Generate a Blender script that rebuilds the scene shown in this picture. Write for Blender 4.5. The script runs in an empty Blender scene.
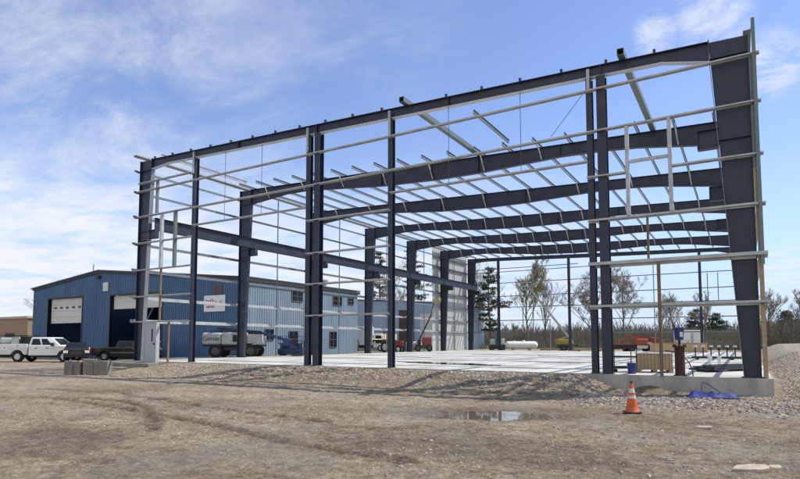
import bpy, math, random
from mathutils import Vector, Matrix, noise
R = math.radians
random.seed(7)
S = bpy.context.scene
COL = S.collection

# ------------------------------------------------------------------ camera
cam_d = bpy.data.cameras.new('camera'); cam = bpy.data.objects.new('camera', cam_d); COL.objects.link(cam)
cam.location = (29.882, -20.283, 1.1)
cam.rotation_euler = (math.pi/2 + 0.068, 0, 0.5415)
cam_d.sensor_width = 36; cam_d.lens = 25.588; cam_d.shift_y = 0.0788
cam_d.clip_start = 0.1; cam_d.clip_end = 6000
S.camera = cam

# ------------------------------------------------------------------ light
SUN_EL, SUN_AZ = R(52.5), R(40)          # azimuth measured from +x towards +y (behind, to the right)
sdir = Vector((math.cos(SUN_EL)*math.cos(SUN_AZ), math.cos(SUN_EL)*math.sin(SUN_AZ), math.sin(SUN_EL)))
sd = bpy.data.lights.new('sun', 'SUN'); sd.energy = 4.2; sd.angle = R(0.53); sd.color = (1, .955, .88)
sun = bpy.data.objects.new('sun', sd); COL.objects.link(sun)
sun.rotation_euler = sdir.to_track_quat('Z', 'Y').to_euler(); sun.location = (60, 40, 80)

vs = S.view_settings
vs.view_transform = 'Standard'; vs.look = 'None'; vs.gamma = 1; vs.exposure = 0.22; vs.use_curve_mapping = False

# ------------------------------------------------------------------ world: sky and thin cirrus
W_ = bpy.data.worlds.new('World'); S.world = W_; W_.use_nodes = True
nt = W_.node_tree; nt.nodes.clear(); N = nt.nodes; L = nt.links
def nd(t, **k):
    n = N.new(t)
    for a, b in k.items(): setattr(n, a, b)
    return n
def mth(op, a, b=None, clamp=False):
    n = nd('ShaderNodeMath', operation=op, use_clamp=clamp)
    for i, v in enumerate((a, b)):
        if v is None: continue
        if isinstance(v, (int, float)): n.inputs[i].default_value = v
        else: L.new(v, n.inputs[i])
    return n.outputs[0]
def rng(v, a, b, c=0, d=1, smooth=True):
    n = nd('ShaderNodeMapRange', interpolation_type='SMOOTHSTEP' if smooth else 'LINEAR')
    L.new(v, n.inputs[0]); n.inputs[1].default_value = a; n.inputs[2].default_value = b
    n.inputs[3].default_value = c; n.inputs[4].default_value = d
    return n.outputs[0]
sky = nd('ShaderNodeTexSky', sky_type='NISHITA'); sky.sun_disc = False
sky.sun_elevation = SUN_EL; sky.sun_rotation = math.pi/2 - SUN_AZ
sky.air_density = 1.0; sky.dust_density = 0.15; sky.ozone_density = 2.5; sky.altitude = 50
tc = nd('ShaderNodeTexCoord')
sep = nd('ShaderNodeSeparateXYZ'); L.new(tc.outputs['Generated'], sep.inputs[0])
el = sep.outputs[2]
# project direction on a high cloud layer so that streaks converge to the horizon
den = mth('ADD', mth('MAXIMUM', el, 0.0), 0.10)
cu = mth('DIVIDE', sep.outputs[0], den); cv = mth('DIVIDE', sep.outputs[1], den)
cmb = nd('ShaderNodeCombineXYZ'); L.new(cu, cmb.inputs[0]); L.new(cv, cmb.inputs[1])
def streak(rot, sx, sy, scale, detail, rough, dist, off):
    m = nd('ShaderNodeMapping'); L.new(cmb.outputs[0], m.inputs[0])
    m.inputs['Rotation'].default_value = (0, 0, R(rot)); m.inputs['Scale'].default_value = (sx, sy, 1)
    m.inputs['Location'].default_value = off
    t = nd('ShaderNodeTexNoise'); L.new(m.outputs[0], t.inputs['Vector'])
    t.inputs['Scale'].default_value = scale; t.inputs['Detail'].default_value = detail
    t.inputs['Roughness'].default_value = rough; t.inputs['Distortion'].default_value = dist
    return t.outputs['Fac']
def lobe(d, c0, c1):
    n = nd('ShaderNodeVectorMath', operation='DOT_PRODUCT'); L.new(tc.outputs['Generated'], n.inputs[0])
    n.inputs[1].default_value = Vector(d).normalized()
    return rng(n.outputs['Value'], c0, c1)
s1 = streak(38, 1.0, 1.7, 1.3, 10, .66, .45, (3.1, 1.7, 0))
s2 = streak(20, 1.0, 1.3, 2.6, 8, .6, .5, (9.3, 4.2, 0))
veil = rng(s1, .37, .84)
puff = rng(streak(20, 1.0, 1.3, 6.0, 9, .68, .6, (2.3, 7.2, 0)), .36, .62)
#LOBES
lobes_w = [((-0.93, 0.25, 0.38), .78, .985, .95), ((-0.86, 0.42, 0.62), .88, .99, .55), ((-0.60, 0.62, 0.62), .93, .995, .38)]
acc = None
for d, a, b, w in lobes_w:
    v = mth('MULTIPLY', lobe(d, a, b), w)
    acc = v if acc is None else mth('MAXIMUM', acc, v)
wisps = mth('MULTIPLY', veil, acc)
pl = None
for d, a, b in [((-0.02, 0.889, 0.458), .9981, .9999), ((0.045, 0.921, 0.385), .9984, .9999), ((-0.095, 0.887, 0.451), .9992, .99995), ((0.06, 0.993, 0.10), .9985, .99995)]:
    v = lobe(d, a, b); pl = v if pl is None else mth('MAXIMUM', pl, v)
puffs = mth('MULTIPLY', puff, mth('MULTIPLY', pl, .65))
# low bank of white haze-cloud along the horizon, thicker to the left
band = mth('MULTIPLY', rng(el, .36, .08), rng(s2, .26, .60))
band = mth('MULTIPLY', band, lobe((-0.92, 0.38, 0.12), .30, .88))
low = mth('MULTIPLY', rng(el, .12, .0), .35)
haze = mth('MULTIPLY', rng(el, .30, .0), .85)
behind = mth('MULTIPLY', lobe((0.45, -0.85, 0.45), .25, .85), rng(s2, .25, .6, .55, .95))   # unseen cloud bank added behind the camera as neutral fill on front faces
low = mth('MAXIMUM', low, behind)
tot = mth('ADD', mth('ADD', wisps, puffs), mth('MULTIPLY', band, .95), True)
tot = mth('MAXIMUM', tot, low)
hs = nd('ShaderNodeHueSaturation'); L.new(sky.outputs[0], hs.inputs['Color'])
hs.inputs['Hue'].default_value = .513; hs.inputs['Saturation'].default_value = 1.02; hs.inputs['Value'].default_value = 1.66
hz = nd('ShaderNodeMix', data_type='RGBA'); L.new(haze, hz.inputs[0]); L.new(hs.outputs[0], hz.inputs[6]); hz.inputs[7].default_value = (4.2, 5.7, 8.2, 1)
mx = nd('ShaderNodeMix', data_type='RGBA'); L.new(tot, mx.inputs[0]); L.new(hz.outputs[2], mx.inputs[6])
mx.inputs[7].default_value = (7.6, 7.9, 8.5, 1)
bg = nd('ShaderNodeBackground'); L.new(mx.outputs[2], bg.inputs[0]); bg.inputs[1].default_value = 0.10
wo = nd('ShaderNodeOutputWorld'); L.new(bg.outputs[0], wo.inputs[0])

# ------------------------------------------------------------------ materials
MATS = {}
def mat(name, col, rough=.6, metal=0, var=.12, scale=4, bump=0, bscale=30, spec=.5, trans=0, dirt=None, stretch=None):
    if name in MATS: return MATS[name]
    m = bpy.data.materials.new(name); m.use_nodes = True
    t = m.node_tree; b = t.nodes['Principled BSDF']
    b.inputs['Roughness'].default_value = rough; b.inputs['Metallic'].default_value = metal
    b.inputs['Specular IOR Level'].default_value = spec
    c = t.nodes.new('ShaderNodeTexCoord'); src = c.outputs['Object']
    if stretch:
        mp = t.nodes.new('ShaderNodeMapping'); mp.inputs['Scale'].default_value = stretch
        t.links.new(src, mp.inputs[0]); src = mp.outputs[0]
    n = t.nodes.new('ShaderNodeTexNoise'); n.inputs['Scale'].default_value = scale; n.inputs['Detail'].default_value = 6
    n.inputs['Roughness'].default_value = .65
    t.links.new(src, n.inputs['Vector'])
    r = t.nodes.new('ShaderNodeValToRGB'); t.links.new(n.outputs['Fac'], r.inputs[0])
    r.color_ramp.elements[0].position = .3; r.color_ramp.elements[1].position = .7
    lo = [max(0, x*(1-var)) for x in col]; hi = [x*(1+var) for x in col]
    if dirt: lo = dirt
    r.color_ramp.elements[0].color = (*lo, 1); r.color_ramp.elements[1].color = (*hi, 1)
    t.links.new(r.outputs[0], b.inputs['Base Color'])
    if bump:
        n2 = t.nodes.new('ShaderNodeTexNoise'); n2.inputs['Scale'].default_value = bscale; n2.inputs['Detail'].default_value = 4
        t.links.new(src, n2.inputs['Vector'])
        bp = t.nodes.new('ShaderNodeBump'); bp.inputs['Strength'].default_value = bump; bp.inputs['Distance'].default_value = .03
        t.links.new(n2.outputs['Fac'], bp.inputs['Height']); t.links.new(bp.outputs[0], b.inputs['Normal'])
    MATS[name] = m
    return m
M_navy = mat('navy_primer', (.021, .027, .045), .45, 0, .35, 1.6)
M_light = mat('painted_bounce_flange', (.55, .57, .60), .4, 0, .1, 2)  # front rafter underside: light bounced off the slab is put into the colour
M_cflange = mat('painted_glare_flange', (.17, .18, .20), .5, 0, .15, 2)  # front columns' inner flanges: sky and slab glare painted as a lighter grey
M_galv = mat('galvanised', (.42, .43, .42), .45, .3, .22, 3)
M_galvd = mat('green_grey_galvanised', (.15, .18, .17), .45, .3, .15, 4)
M_purl = mat('purlin_grey', (.19, .22, .23), .45, .3, .15, 4)
M_panel = mat('liner_panel', (.46, .48, .47), .5, 0, .10, .7, stretch=(1, 1, .25))
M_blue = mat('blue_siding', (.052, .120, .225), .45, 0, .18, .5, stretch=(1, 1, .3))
M_blue2 = mat('sunlit_blue_siding', (.21, .285, .365), .5, 0, .18, .6, stretch=(1, 1, .3))  # same siding as the gable, with sunlight on the long side painted in
M_dark = mat('dark_trim', (.03, .035, .04), .6)
M_black = mat('matt_black', (.012, .012, .013), .6, 0, .2)
M_hole = mat('unlit_interior', (.01, .01, .012), .9)
M_white = mat('white_paint', (.74, .75, .75), .35, 0, .05, 2)
M_whited = mat('dusty_white_paint', (.62, .62, .60), .45, 0, .1, 1.5)
M_door = mat('grey_door_paint', (.38, .40, .41), .5, 0, .05, 2)
M_cream = mat('cream_door', (.62, .60, .54), .55, 0, .05, 1)
M_glass = mat('dark_glass', (.012, .014, .017), .15, 0, .1, 1, spec=.3)
M_tire = mat('rubber', (.018, .018, .018), .85, 0, .3, 9)
M_rim = mat('alloy', (.55, .55, .55), .3, .8, .1)
M_chrome = mat('chrome', (.6, .6, .6), .2, 1, .05)
M_blackp = mat('black_car_paint', (.020, .021, .023), .28, 0, .2, spec=.45)
M_red = mat('red_paint', (.24, .032, .026), .45, 0, .2, 3)
M_redp = mat('oxide_red_pipe', (.060, .014, .012), .7, 0, .3, 6, bump=.2)
M_orange = mat('orange_machine', (.32, .085, .035), .6, 0, .2, 3)
M_yellow = mat('yellow_machine', (.38, .27, .06), .6, 0, .15, 3)
M_cone = mat('cone_orange', (.60, .115, .03), .65, 0, .3, 7)
M_refl = mat('cone_band', (.58, .52, .49), .5, 0, .25, 9)
M_rtail = mat('red_lens', (.35, .01, .01), .2)
M_lamp = mat('lamp_lens', (.7, .68, .66), .15)
M_conc = mat('grey_concrete', (.40, .39, .36), .85, 0, .18, 3, bump=.4, bscale=25)
M_padc = mat('stained_concrete', (.22, .21, .185), .9, 0, .25, 3, bump=.4, bscale=25)
M_foun = mat('foundation_concrete', (.40, .37, .325), .88, 0, .30, 2.2, bump=.35, bscale=20, stretch=(1, 1, .4))
M_tan = mat('tan_cladding', (.30, .21, .13), .8, 0, .12, .8)
M_brown = mat('brown_door_paint', (.085, .055, .04), .7, 0, .2, 1)
M_ply = mat('plywood', (.50, .36, .19), .75, 0, .14, 2, stretch=(1, 1, 4))
M_wood = mat('weathered_lumber', (.36, .26, .15), .8, 0, .25, 3, stretch=(1, 1, 6))
M_woodd = mat('rough_post', (.17, .125, .08), .85, 0, .25, 3, stretch=(3, 3, .5))
M_bblue = mat('bucket_blue', (.016, .030, .15), .45, 0, .1)
M_tarp = mat('tarp_blue', (.008, .024, .20), .7, 0, .2, 8, bump=.3, bscale=14)
M_gblue = mat('lift_blue', (.016, .055, .17), .45, 0, .15)
M_lift = mat('lift_grey', (.44, .45, .44), .55, 0, .22, 2)
M_blue3 = mat('pale_blue_siding', (.34, .43, .52), .5, 0, .12, .6, stretch=(1, 1, .3))
M_suv = mat('dusty_dark_paint', (.016, .017, .019), .5, 0, .3, 2, spec=.25)
M_wheel2 = mat('satin_trim', (.30, .30, .30), .35, .6)
M_wheel = mat('wheel_grey', (.10, .10, .10), .7)
M_ltan = mat('tan_cover', (.55, .46, .30), .8)
M_bark = mat('bark', (.13, .112, .095), .95, 0, .3, 6)
M_barkg = mat('pale_bark', (.17, .15, .125), .95, 0, .3, 6)
M_bud = mat('spring_buds', (.34, .30, .13), .9, 0, .3, 1)
M_twig = mat('bare_twigs', (.30, .265, .23), .95, 0, .35, .6)
M_needle = mat('pine_needles', (.055, .070, .038), .9, 0, .5, .7)
M_brush = mat('dry_brush', (.155, .140, .108), .95, 0, .45, .15)
def leafy(m, k):
    t = m.node_tree; b = t.nodes['Principled BSDF']; o = t.nodes['Material Output']; tr_ = t.nodes.new('ShaderNodeBsdfTranslucent'); mx_ = t.nodes.new('ShaderNodeMixShader')
    t.links.new(b.inputs['Base Color'].links[0].from_socket, tr_.inputs['Color']); mx_.inputs[0].default_value = k
    t.links.new(b.outputs[0], mx_.inputs[1]); t.links.new(tr_.outputs[0], mx_.inputs[2]); t.links.new(mx_.outputs[0], o.inputs['Surface'])
leafy(M_brush, .4); leafy(M_needle, .3); leafy(M_bud, .4)
M_roofm = mat('dark_metal_roof', (.06, .065, .07), .5, .2)
M_redtxt = mat('red_lettering', (.50, .06, .06), .6)
M_navytx = mat('navy_lettering', (.02, .03, .09), .5)

# ground: dirt, pebbles, damp soil carried by a vertex attribute
def ground_mat():
    m = bpy.data.materials.new('dirt_and_gravel'); m.use_nodes = True
    t = m.node_tree; b = t.nodes['Principled BSDF']; b.inputs['Roughness'].default_value = .95
    b.inputs['Specular IOR Level'].default_value = .2
    def n(k, **kw):
        x = t.nodes.new(k)
        for a, c in kw.items(): setattr(x, a, c)
        return x
    lk = t.links.new
    c = n('ShaderNodeTexCoord').outputs['Object']
    def noi(sc, det, ro=.6, st=None):
        src = c
        if st:
            mp = n('ShaderNodeMapping'); mp.inputs['Scale'].default_value = st; mp.inputs['Rotation'].default_value = (0, 0, R(-25)); lk(c, mp.inputs[0]); src = mp.outputs[0]
        x = n('ShaderNodeTexNoise'); x.inputs['Scale'].default_value = sc; x.inputs['Detail'].default_value = det; x.inputs['Roughness'].default_value = ro
        lk(src, x.inputs['Vector']); return x.outputs['Fac']
    def ramp(f, *st):
        x = n('ShaderNodeValToRGB'); lk(f, x.inputs[0]); e = x.color_ramp.elements
        while len(e) < len(st): e.new(.5)
        for k, (p, cc) in enumerate(st): e[k].position = p; e[k].color = (*cc, 1)
        return x.outputs[0]
    def mix(f, a, bb, mode='MIX'):
        x = n('ShaderNodeMix', data_type='RGBA', blend_type=mode)
        if isinstance(f, float): x.inputs[0].default_value = f
        else: lk(f, x.inputs[0])
        for i, v in ((6, a), (7, bb)):
            if isinstance(v, tuple): x.inputs[i].default_value = (*v, 1)
            else: lk(v, x.inputs[i])
        return x.outputs[2]
    big = ramp(noi(.35, 8, .62, (1, 2.2, 1)), (.28, (.265, .213, .148)), (.52, (.375, .316, .228)), (.76, (.465, .405, .305)))
    med = ramp(noi(4.2, 9, .74), (.37, (.50, .46, .41)), (.5, (.97, .96, .95)), (.63, (1.38, 1.35, 1.3)))
    col = mix(.85, big, med, 'MULTIPLY')
    fin = ramp(noi(19, 6, .8), (.38, (.42, .395, .36)), (.51, (1.0, 1, 1)), (.62, (1.5, 1.47, 1.42)))
    col = mix(.8, col, fin, 'MULTIPLY')
    vo = n('ShaderNodeTexVoronoi'); vo.inputs['Scale'].default_value = 12; lk(c, vo.inputs['Vector'])
    sepc = n('ShaderNodeSeparateColor'); lk(vo.outputs['Color'], sepc.inputs[0])
    peb = n('ShaderNodeMath', operation='GREATER_THAN'); lk(sepc.outputs[0], peb.inputs[0]); peb.inputs[1].default_value = .70
    edge = n('ShaderNodeMath', operation='LESS_THAN'); lk(vo.outputs['Distance'], edge.inputs[0]); edge.inputs[1].default_value = .38
    pm = n('ShaderNodeMath', operation='MULTIPLY'); lk(peb.outputs[0], pm.inputs[0]); lk(edge.outputs[0], pm.inputs[1])
    pcol = ramp(sepc.outputs[1], (0, (.15, .125, .10)), (.6, (.30, .26, .21)), (1, (.50, .45, .38)))
    at = n('ShaderNodeAttribute', attribute_name='soil')
    sa = n('ShaderNodeSeparateColor'); lk(at.outputs['Color'], sa.inputs[0])
    col = mix(sa.outputs[0], col, mix(.85, col, (.36, .31, .27), 'MULTIPLY'))      # damp
    col = mix(sa.outputs[1], col, mix(.6, col, (.37, .345, .31)))                   # clean pale crushed stone
    pa = n('ShaderNodeMath', operation='MULTIPLY_ADD'); lk(sa.outputs[2], pa.inputs[0]); pa.inputs[1].default_value = .75; pa.inputs[2].default_value = .1
    pk = n('ShaderNodeMath', operation='MULTIPLY'); lk(pm.outputs[0], pk.inputs[0]); lk(pa.outputs[0], pk.inputs[1])
    col = mix(pk.outputs[0], col, pcol)
    lk(col, b.inputs['Base Color'])
    h1 = n('ShaderNodeMath', operation='MULTIPLY_ADD'); lk(pm.outputs[0], h1.inputs[0]); h1.inputs[1].default_value = .35; lk(noi(13, 7, .8), h1.inputs[2])
    bp = n('ShaderNodeBump'); bp.inputs['Strength'].default_value = 1.0; bp.inputs['Distance'].default_value = .09
    lk(h1.outputs[0], bp.inputs['Height']); lk(bp.outputs[0], b.inputs['Normal'])
    return m
M_ground = ground_mat()

def slab_mat():
    m = bpy.data.materials.new('slab_concrete'); m.use_nodes = True
    t = m.node_tree; b = t.nodes['Principled BSDF']; lk = t.links.new
    c = t.nodes.new('ShaderNodeTexCoord').outputs['Object']
    n1 = t.nodes.new('ShaderNodeTexNoise'); n1.inputs['Scale'].default_value = .35; n1.inputs['Detail'].default_value = 7; lk(c, n1.inputs['Vector'])
    r = t.nodes.new('ShaderNodeValToRGB'); lk(n1.outputs['Fac'], r.inputs[0])
    r.color_ramp.elements[0].position = .34; r.color_ramp.elements[0].color = (.36, .35, .315, 1)
    r.color_ramp.elements[1].position = .55; r.color_ramp.elements[1].color = (.57, .555, .505, 1)
    br = t.nodes.new('ShaderNodeTexBrick'); lk(c, br.inputs['Vector'])
    br.offset = 0; br.inputs['Scale'].default_value = 1; br.inputs['Brick Width'].default_value = 5.05; br.inputs['Row Height'].default_value = 3.86
    br.inputs['Mortar Size'].default_value = .018; br.inputs['Color1'].default_value = (1, 1, 1, 1); br.inputs['Color2'].default_value = (.95, .95, .95, 1); br.inputs['Mortar'].default_value = (.70, .69, .67, 1)
    x = t.nodes.new('ShaderNodeMix'); x.data_type = 'RGBA'; x.blend_type = 'MULTIPLY'; x.inputs[0].default_value = 1
    lk(r.outputs[0], x.inputs[6]); lk(br.outputs['Color'], x.inputs[7]); lk(x.outputs[2], b.inputs['Base Color'])
    b.inputs['Roughness'].default_value = .7; b.inputs['Specular IOR Level'].default_value = .35
    return m
M_slab = slab_mat()
def water_mat(name, col, rough):
    m = bpy.data.materials.new(name); m.use_nodes = True; t = m.node_tree; b = t.nodes['Principled BSDF']
    n1 = t.nodes.new('ShaderNodeTexNoise'); n1.inputs['Scale'].default_value = 3
    r = t.nodes.new('ShaderNodeValToRGB'); t.links.new(n1.outputs['Fac'], r.inputs[0])
    r.color_ramp.elements[0].color = (*[x*.8 for x in col], 1); r.color_ramp.elements[1].color = (*col, 1)
    t.links.new(r.outputs[0], b.inputs['Base Color'])
    b.inputs['Roughness'].default_value = rough; b.inputs['IOR'].default_value = 1.33; b.inputs['Specular IOR Level'].default_value = .6
    return m
M_mud = water_mat('muddy_water', (.15, .115, .08), .03)
M_wet = water_mat('standing_water_on_concrete', (.10, .10, .095), .05)

# ------------------------------------------------------------------ mesh helpers
class MB:
    def __init__(s): s.v = []; s.f = []; s.m = []; s.cur = 0
    def add(s, vs_, fs_):
        o = len(s.v); s.v += [tuple(p) for p in vs_]; s.f += [tuple(i+o for i in f) for f in fs_]; s.m += [s.cur]*len(fs_)
        return s
    def box(s, x0, x1, y0, y1, z0, z1):
        v = [(x, y, z) for z in (z0, z1) for y in (y0, y1) for x in (x0, x1)]
        return s.add(v, [(0, 2, 3, 1), (4, 5, 7, 6), (0, 1, 5, 4), (2, 6, 7, 3), (0, 4, 6, 2), (1, 3, 7, 5)])
    def bar(s, a, b, w, h, up=(0, 0, 1)):
        a = Vector(a); b = Vector(b); d = (b-a).normalized(); up = Vector(up)
        sd_ = d.cross(up)
        if sd_.length < 1e-4: sd_ = d.cross(Vector((1, 0, 0)))
        sd_.normalize(); u = sd_.cross(d).normalized()
        v = [p + sd_*w/2*i + u*h/2*j for p in (a, b) for i, j in ((-1, -1), (1, -1), (1, 1), (-1, 1))]
        return s.add(v, [(0, 3, 2, 1), (4, 5, 6, 7), (0, 1, 5, 4), (1, 2, 6, 5), (2, 3, 7, 6), (3, 0, 4, 7)])
    def tube(s, a, b, r0, r1=None, n=10, cap=True):
        r1 = r0 if r1 is None else r1
        a = Vector(a); b = Vector(b); d = (b-a).normalized(); q = d.to_track_quat('Z', 'Y').to_matrix()
        X, Y = q.col[0], q.col[1]
        v = [p + (X*math.cos(2*math.pi*k/n)+Y*math.sin(2*math.pi*k/n))*r for p, r in ((a, r0), (b, r1)) for k in range(n)]
        f = [(k, (k+1) % n, n+(k+1) % n, n+k) for k in range(n)]
        if cap: f += [tuple(range(n-1, -1, -1)), tuple(range(n, 2*n))]
        return s.add(v, f)
    def path(s, pts, r, n=6):
        for a, b in zip(pts, pts[1:]): s.tube(a, b, r, r, n)
        return s
    def prism(s, pts, ax, a, b):          # polygon pts in the plane normal to ax, extruded from a to b
        n = len(pts)
        def P(p, t): return {0: (t, p[0], p[1]), 1: (p[0], t, p[1]), 2: (p[0], p[1], t)}[ax]
        v = [P(p, a) for p in pts]+[P(p, b) for p in pts]
        f = [tuple(range(n)), tuple(range(2*n-1, n-1, -1))]+[(k, k+n, (k+1) % n+n, (k+1) % n) for k in range(n)]
        return s.add(v, f)
    def lathe(s, prof, n=20, c=(0, 0, 0)):
        o = []; m = len(prof)
        for k in range(n):
            a = 2*math.pi*k/n
            o += [(c[0]+r*math.cos(a), c[1]+r*math.sin(a), c[2]+z) for r, z in prof]
        f = [(k*m+j, ((k+1) % n)*m+j, ((k+1) % n)*m+j+1, k*m+j+1) for k in range(n) for j in range(m-1)]
        return s.add(o, f)
    def xf(s, M):
        s.v = [tuple(M @ Vector(p)) for p in s.v]; return s
    def build(s, name, mats, parent=None, smooth=False, bevel=0):
        me = bpy.data.meshes.new(name); me.from_pydata(s.v, [], s.f)
        for m in (mats if isinstance(mats, (list, tuple)) else [mats]): me.materials.append(m)
        if any(s.m): me.polygons.foreach_set('material_index', s.m)
        import bmesh
        bm = bmesh.new(); bm.from_mesh(me); bmesh.ops.recalc_face_normals(bm, faces=bm.faces)
        if bevel:
            bmesh.ops.bevel(bm, geom=[e for e in bm.edges if len(e.link_faces) == 2 and e.calc_face_angle(0) > .5], offset=bevel, segments=2, affect='EDGES', profile=.5, clamp_overlap=True)
        bm.to_mesh(me); bm.free()
        if smooth:
            for p in me.polygons: p.use_smooth = True
            try: me.set_sharp_from_angle(angle=R(40))
            except Exception: pass
        o = bpy.data.objects.new(name, me); COL.objects.link(o)
        if parent: o.parent = parent
        return o
def tag(o, label=None, cat=None, group=None, kind=None):
    if label: o['label'] = label
    if cat: o['category'] = cat
    if group: o['group'] = group
    if kind: o['kind'] = kind
    return o
def thing(name, label, cat, loc=(0, 0, 0), rz=0, group=None):
    o = bpy.data.objects.new(name, None); COL.objects.link(o); o.location = loc; o.rotation_euler = (0, 0, rz); o.empty_display_size = .2
    return tag(o, label, cat, group)
def kids(o): return [c for c in COL.objects if c.parent == o]
def dup(o, loc=None, rz=None, label=None, parent=None):
    c = o.copy(); COL.objects.link(c)
    if parent: c.parent = parent
    for ch in kids(o): dup(ch, parent=c)
    if loc is not None: c.location = loc
    if rz is not None: c.rotation_euler = (0, 0, rz)
    if label: c['label'] = label
    return c
def sstep(a, b, x):
    t = min(1, max(0, (x-a)/(b-a))); return t*t*(3-2*t)
def fbm(x, y, s, o=4, z=0): return noise.fractal(Vector((x*s, y*s, z)), 1.0, 2.0, o)

# ------------------------------------------------------------------ ground
W, B, HL, HR = 30.33, 7.7205, 11.616, 10.646
RUTS = [[(9.5,-9.9),(13.0,-9.3),(14.5,-9.9),(16.6,-10.2),(18.6,-10.6),(20.6,-10.9),(22.6,-11.2)],
        [(13.2,-11.1),(15.6,-10.9),(17.2,-11.4),(18.4,-12.1),(19.6,-12.9),(20.6,-13.6)],
        [(12.0,-11.4),(14.6,-11.5),(17.6,-12.0),(20.9,-12.6),(23.0,-13.2),(26.0,-13.6)],
        [(11,-5.6),(16,-5.0),(20,-4.6),(23.5,-4.1),(26.5,-3.5)],
        [(21.5,-5.6),(23.0,-4.2),(24.2,-2.6),(25.0,-1.0)]]
def seg_d(p, a, b):
    ax, ay = a; bx, by = b; dx, dy = bx-ax, by-ay
    t = max(0, min(1, ((p[0]-ax)*dx+(p[1]-ay)*dy)/(dx*dx+dy*dy)))
    return math.hypot(p[0]-ax-t*dx, p[1]-ay-t*dy)
PUD = (24.9, -7.95)
def base_h(x, y):
    h = -.52 - .12*sstep(-2, -13, x) - .14*sstep(-17, -24, x)
    yard = sstep(1.5, 5, y)*sstep(-13, -6, x)*(1-sstep(30.2, 31.5, x))
    h += (-.10-h)*yard
    h += (-.12-h)*sstep(44, 47, y)
    rgt = sstep(30.6, 33.5, x)
    h += rgt*(.95*sstep(-4, 36, y)+.35*sstep(33, 42, x)*sstep(0, 25, y))
    far = sstep(55, 85, y); h += (.2-h)*far
    if y < .2 and -4 < x < 26.5:              # fill banked against the slab edge
        k = (1-sstep(25.0, 26.5, x))*sstep(-3.5, -.5, x)
        wdt = 2.2+1.6*sstep(4, 14, x)
        h += (-.045-h)*k*(1-sstep(.5, wdt+1.2, -y))
    return h
def ground_h(x, y, detail=True):
    h = base_h(x, y)
    if -.5 < x < 30.9 and -.5 < y < 46.8:
        if x > -.15 and x < 30.55 and y > -.15 and y < 46.4: return min(h, -.25)
        return min(h, -.05)
    if not detail: return h
    near = math.exp(-((x-24)**2+(y+9)**2)/900)
    h += near*(.028*fbm(x, y, .35)+.014*fbm(x, y, 1.6, 3, 5)+.022*fbm(x, y, 5.0, 4, 9))
    # rubble heaps before the slab edge, a brown soil bank against the foundation
    if y < .2: h += .20*math.exp(-((x-27.3)/.9)**2-((y+.35)/.5)**2)*(1+.5*fbm(x, y, 2, 3, 12))
    r = math.exp(-((y+1.9)/1.3)**2)*sstep(8, 13, x)*(1-sstep(25.2, 26.6, x))
    h += r*(.10*abs(fbm(x, y, .9, 4, 3))+.05*fbm(x, y, 3.2, 3, 1))
    r2 = math.exp(-((y+3.9)/.9)**2)*sstep(25.8, 27, x)*(1-sstep(31.5, 33, x))
    h += r2*(.08*abs(fbm(x, y, 1.3, 4, 8))+.05)
    for rt in RUTS:
        if y > 0: break
        d = min(seg_d((x, y), a, b) for a, b in zip(rt, rt[1:]))
        if d < 1.2: h += -.035*math.exp(-(d/.11)**2)*(1+.4*fbm(x, y, 4, 3, 2)) + .026*math.exp(-((d-.22)/.09)**2)*(1+1.2*fbm(x, y, 6, 3, 4))
    a = R(27); dx, dy = x-PUD[0], y-PUD[1]; u = dx*math.cos(a)+dy*math.sin(a); v = -dx*math.sin(a)+dy*math.cos(a)
    e = (u/1.5)**2+(v/1.0)**2
    h += -.13*math.exp(-e)
    return h
def soil(x, y):
    damp = 0
    for rt in RUTS:
        d = min(seg_d((x, y), a, b) for a, b in zip(rt, rt[1:]))
        damp = max(damp, (1.0+.5*fbm(x, y, 2.5, 3, 6))*math.exp(-(d/.17)**2))
    damp = max(damp, (.55+.5*fbm(x, y, .7, 4, 2))*math.exp(-((y+2.3)/1.7)**2)*sstep(8, 13, x)*(1-sstep(24.6, 26.3, x)))
    damp = max(damp, .9*math.exp(-((x-27.3)/1.1)**2-((y+.5)/.8)**2))
    damp = max(damp, .55*math.exp(-((y+2.2)/1.0)**2)*sstep(25.4, 26, x)*(1-sstep(28.6, 29.6, x)))
    dx, dy = x-PUD[0], y-PUD[1]; a = R(27); u = dx*math.cos(a)+dy*math.sin(a); v = -dx*math.sin(a)+dy*math.cos(a)
    damp = max(damp, .95*math.exp(-((u/2.3)**2+(v/1.25)**2)**2))
    damp = max(damp, .45*sstep(.1, .5, fbm(x, y, .3, 4, 7)))
    stone = sstep(30.8, 32.5, x)*.9
    stone = max(stone, .55*math.exp(-((y+3.8)/1.0)**2)*sstep(25.5, 27.5, x))
    stone = max(stone, .5*sstep(.15, .5, fbm(x, y, .45, 3, 11)))
    peb = max(.35, stone, .9*math.exp(-((y+2.3)/2.2)**2)*sstep(8, 12, x))
    if x < 8: peb *= .6
    return (max(0, min(1, damp)), max(0, min(1, stone)), peb, 1)
def axis(lo, hi, step, out_lo, out_hi, g):
    a = []; x = lo
    while x <= hi: a.append(x); x += step
    s_ = step; x = a[-1]
    while x < out_hi: s_ *= g; x += s_; a.append(x)
    s_ = step; x = lo; pre = []
    while x > out_lo: s_ *= g; x -= s_; pre.append(x)
    return pre[::-1]+a
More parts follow.
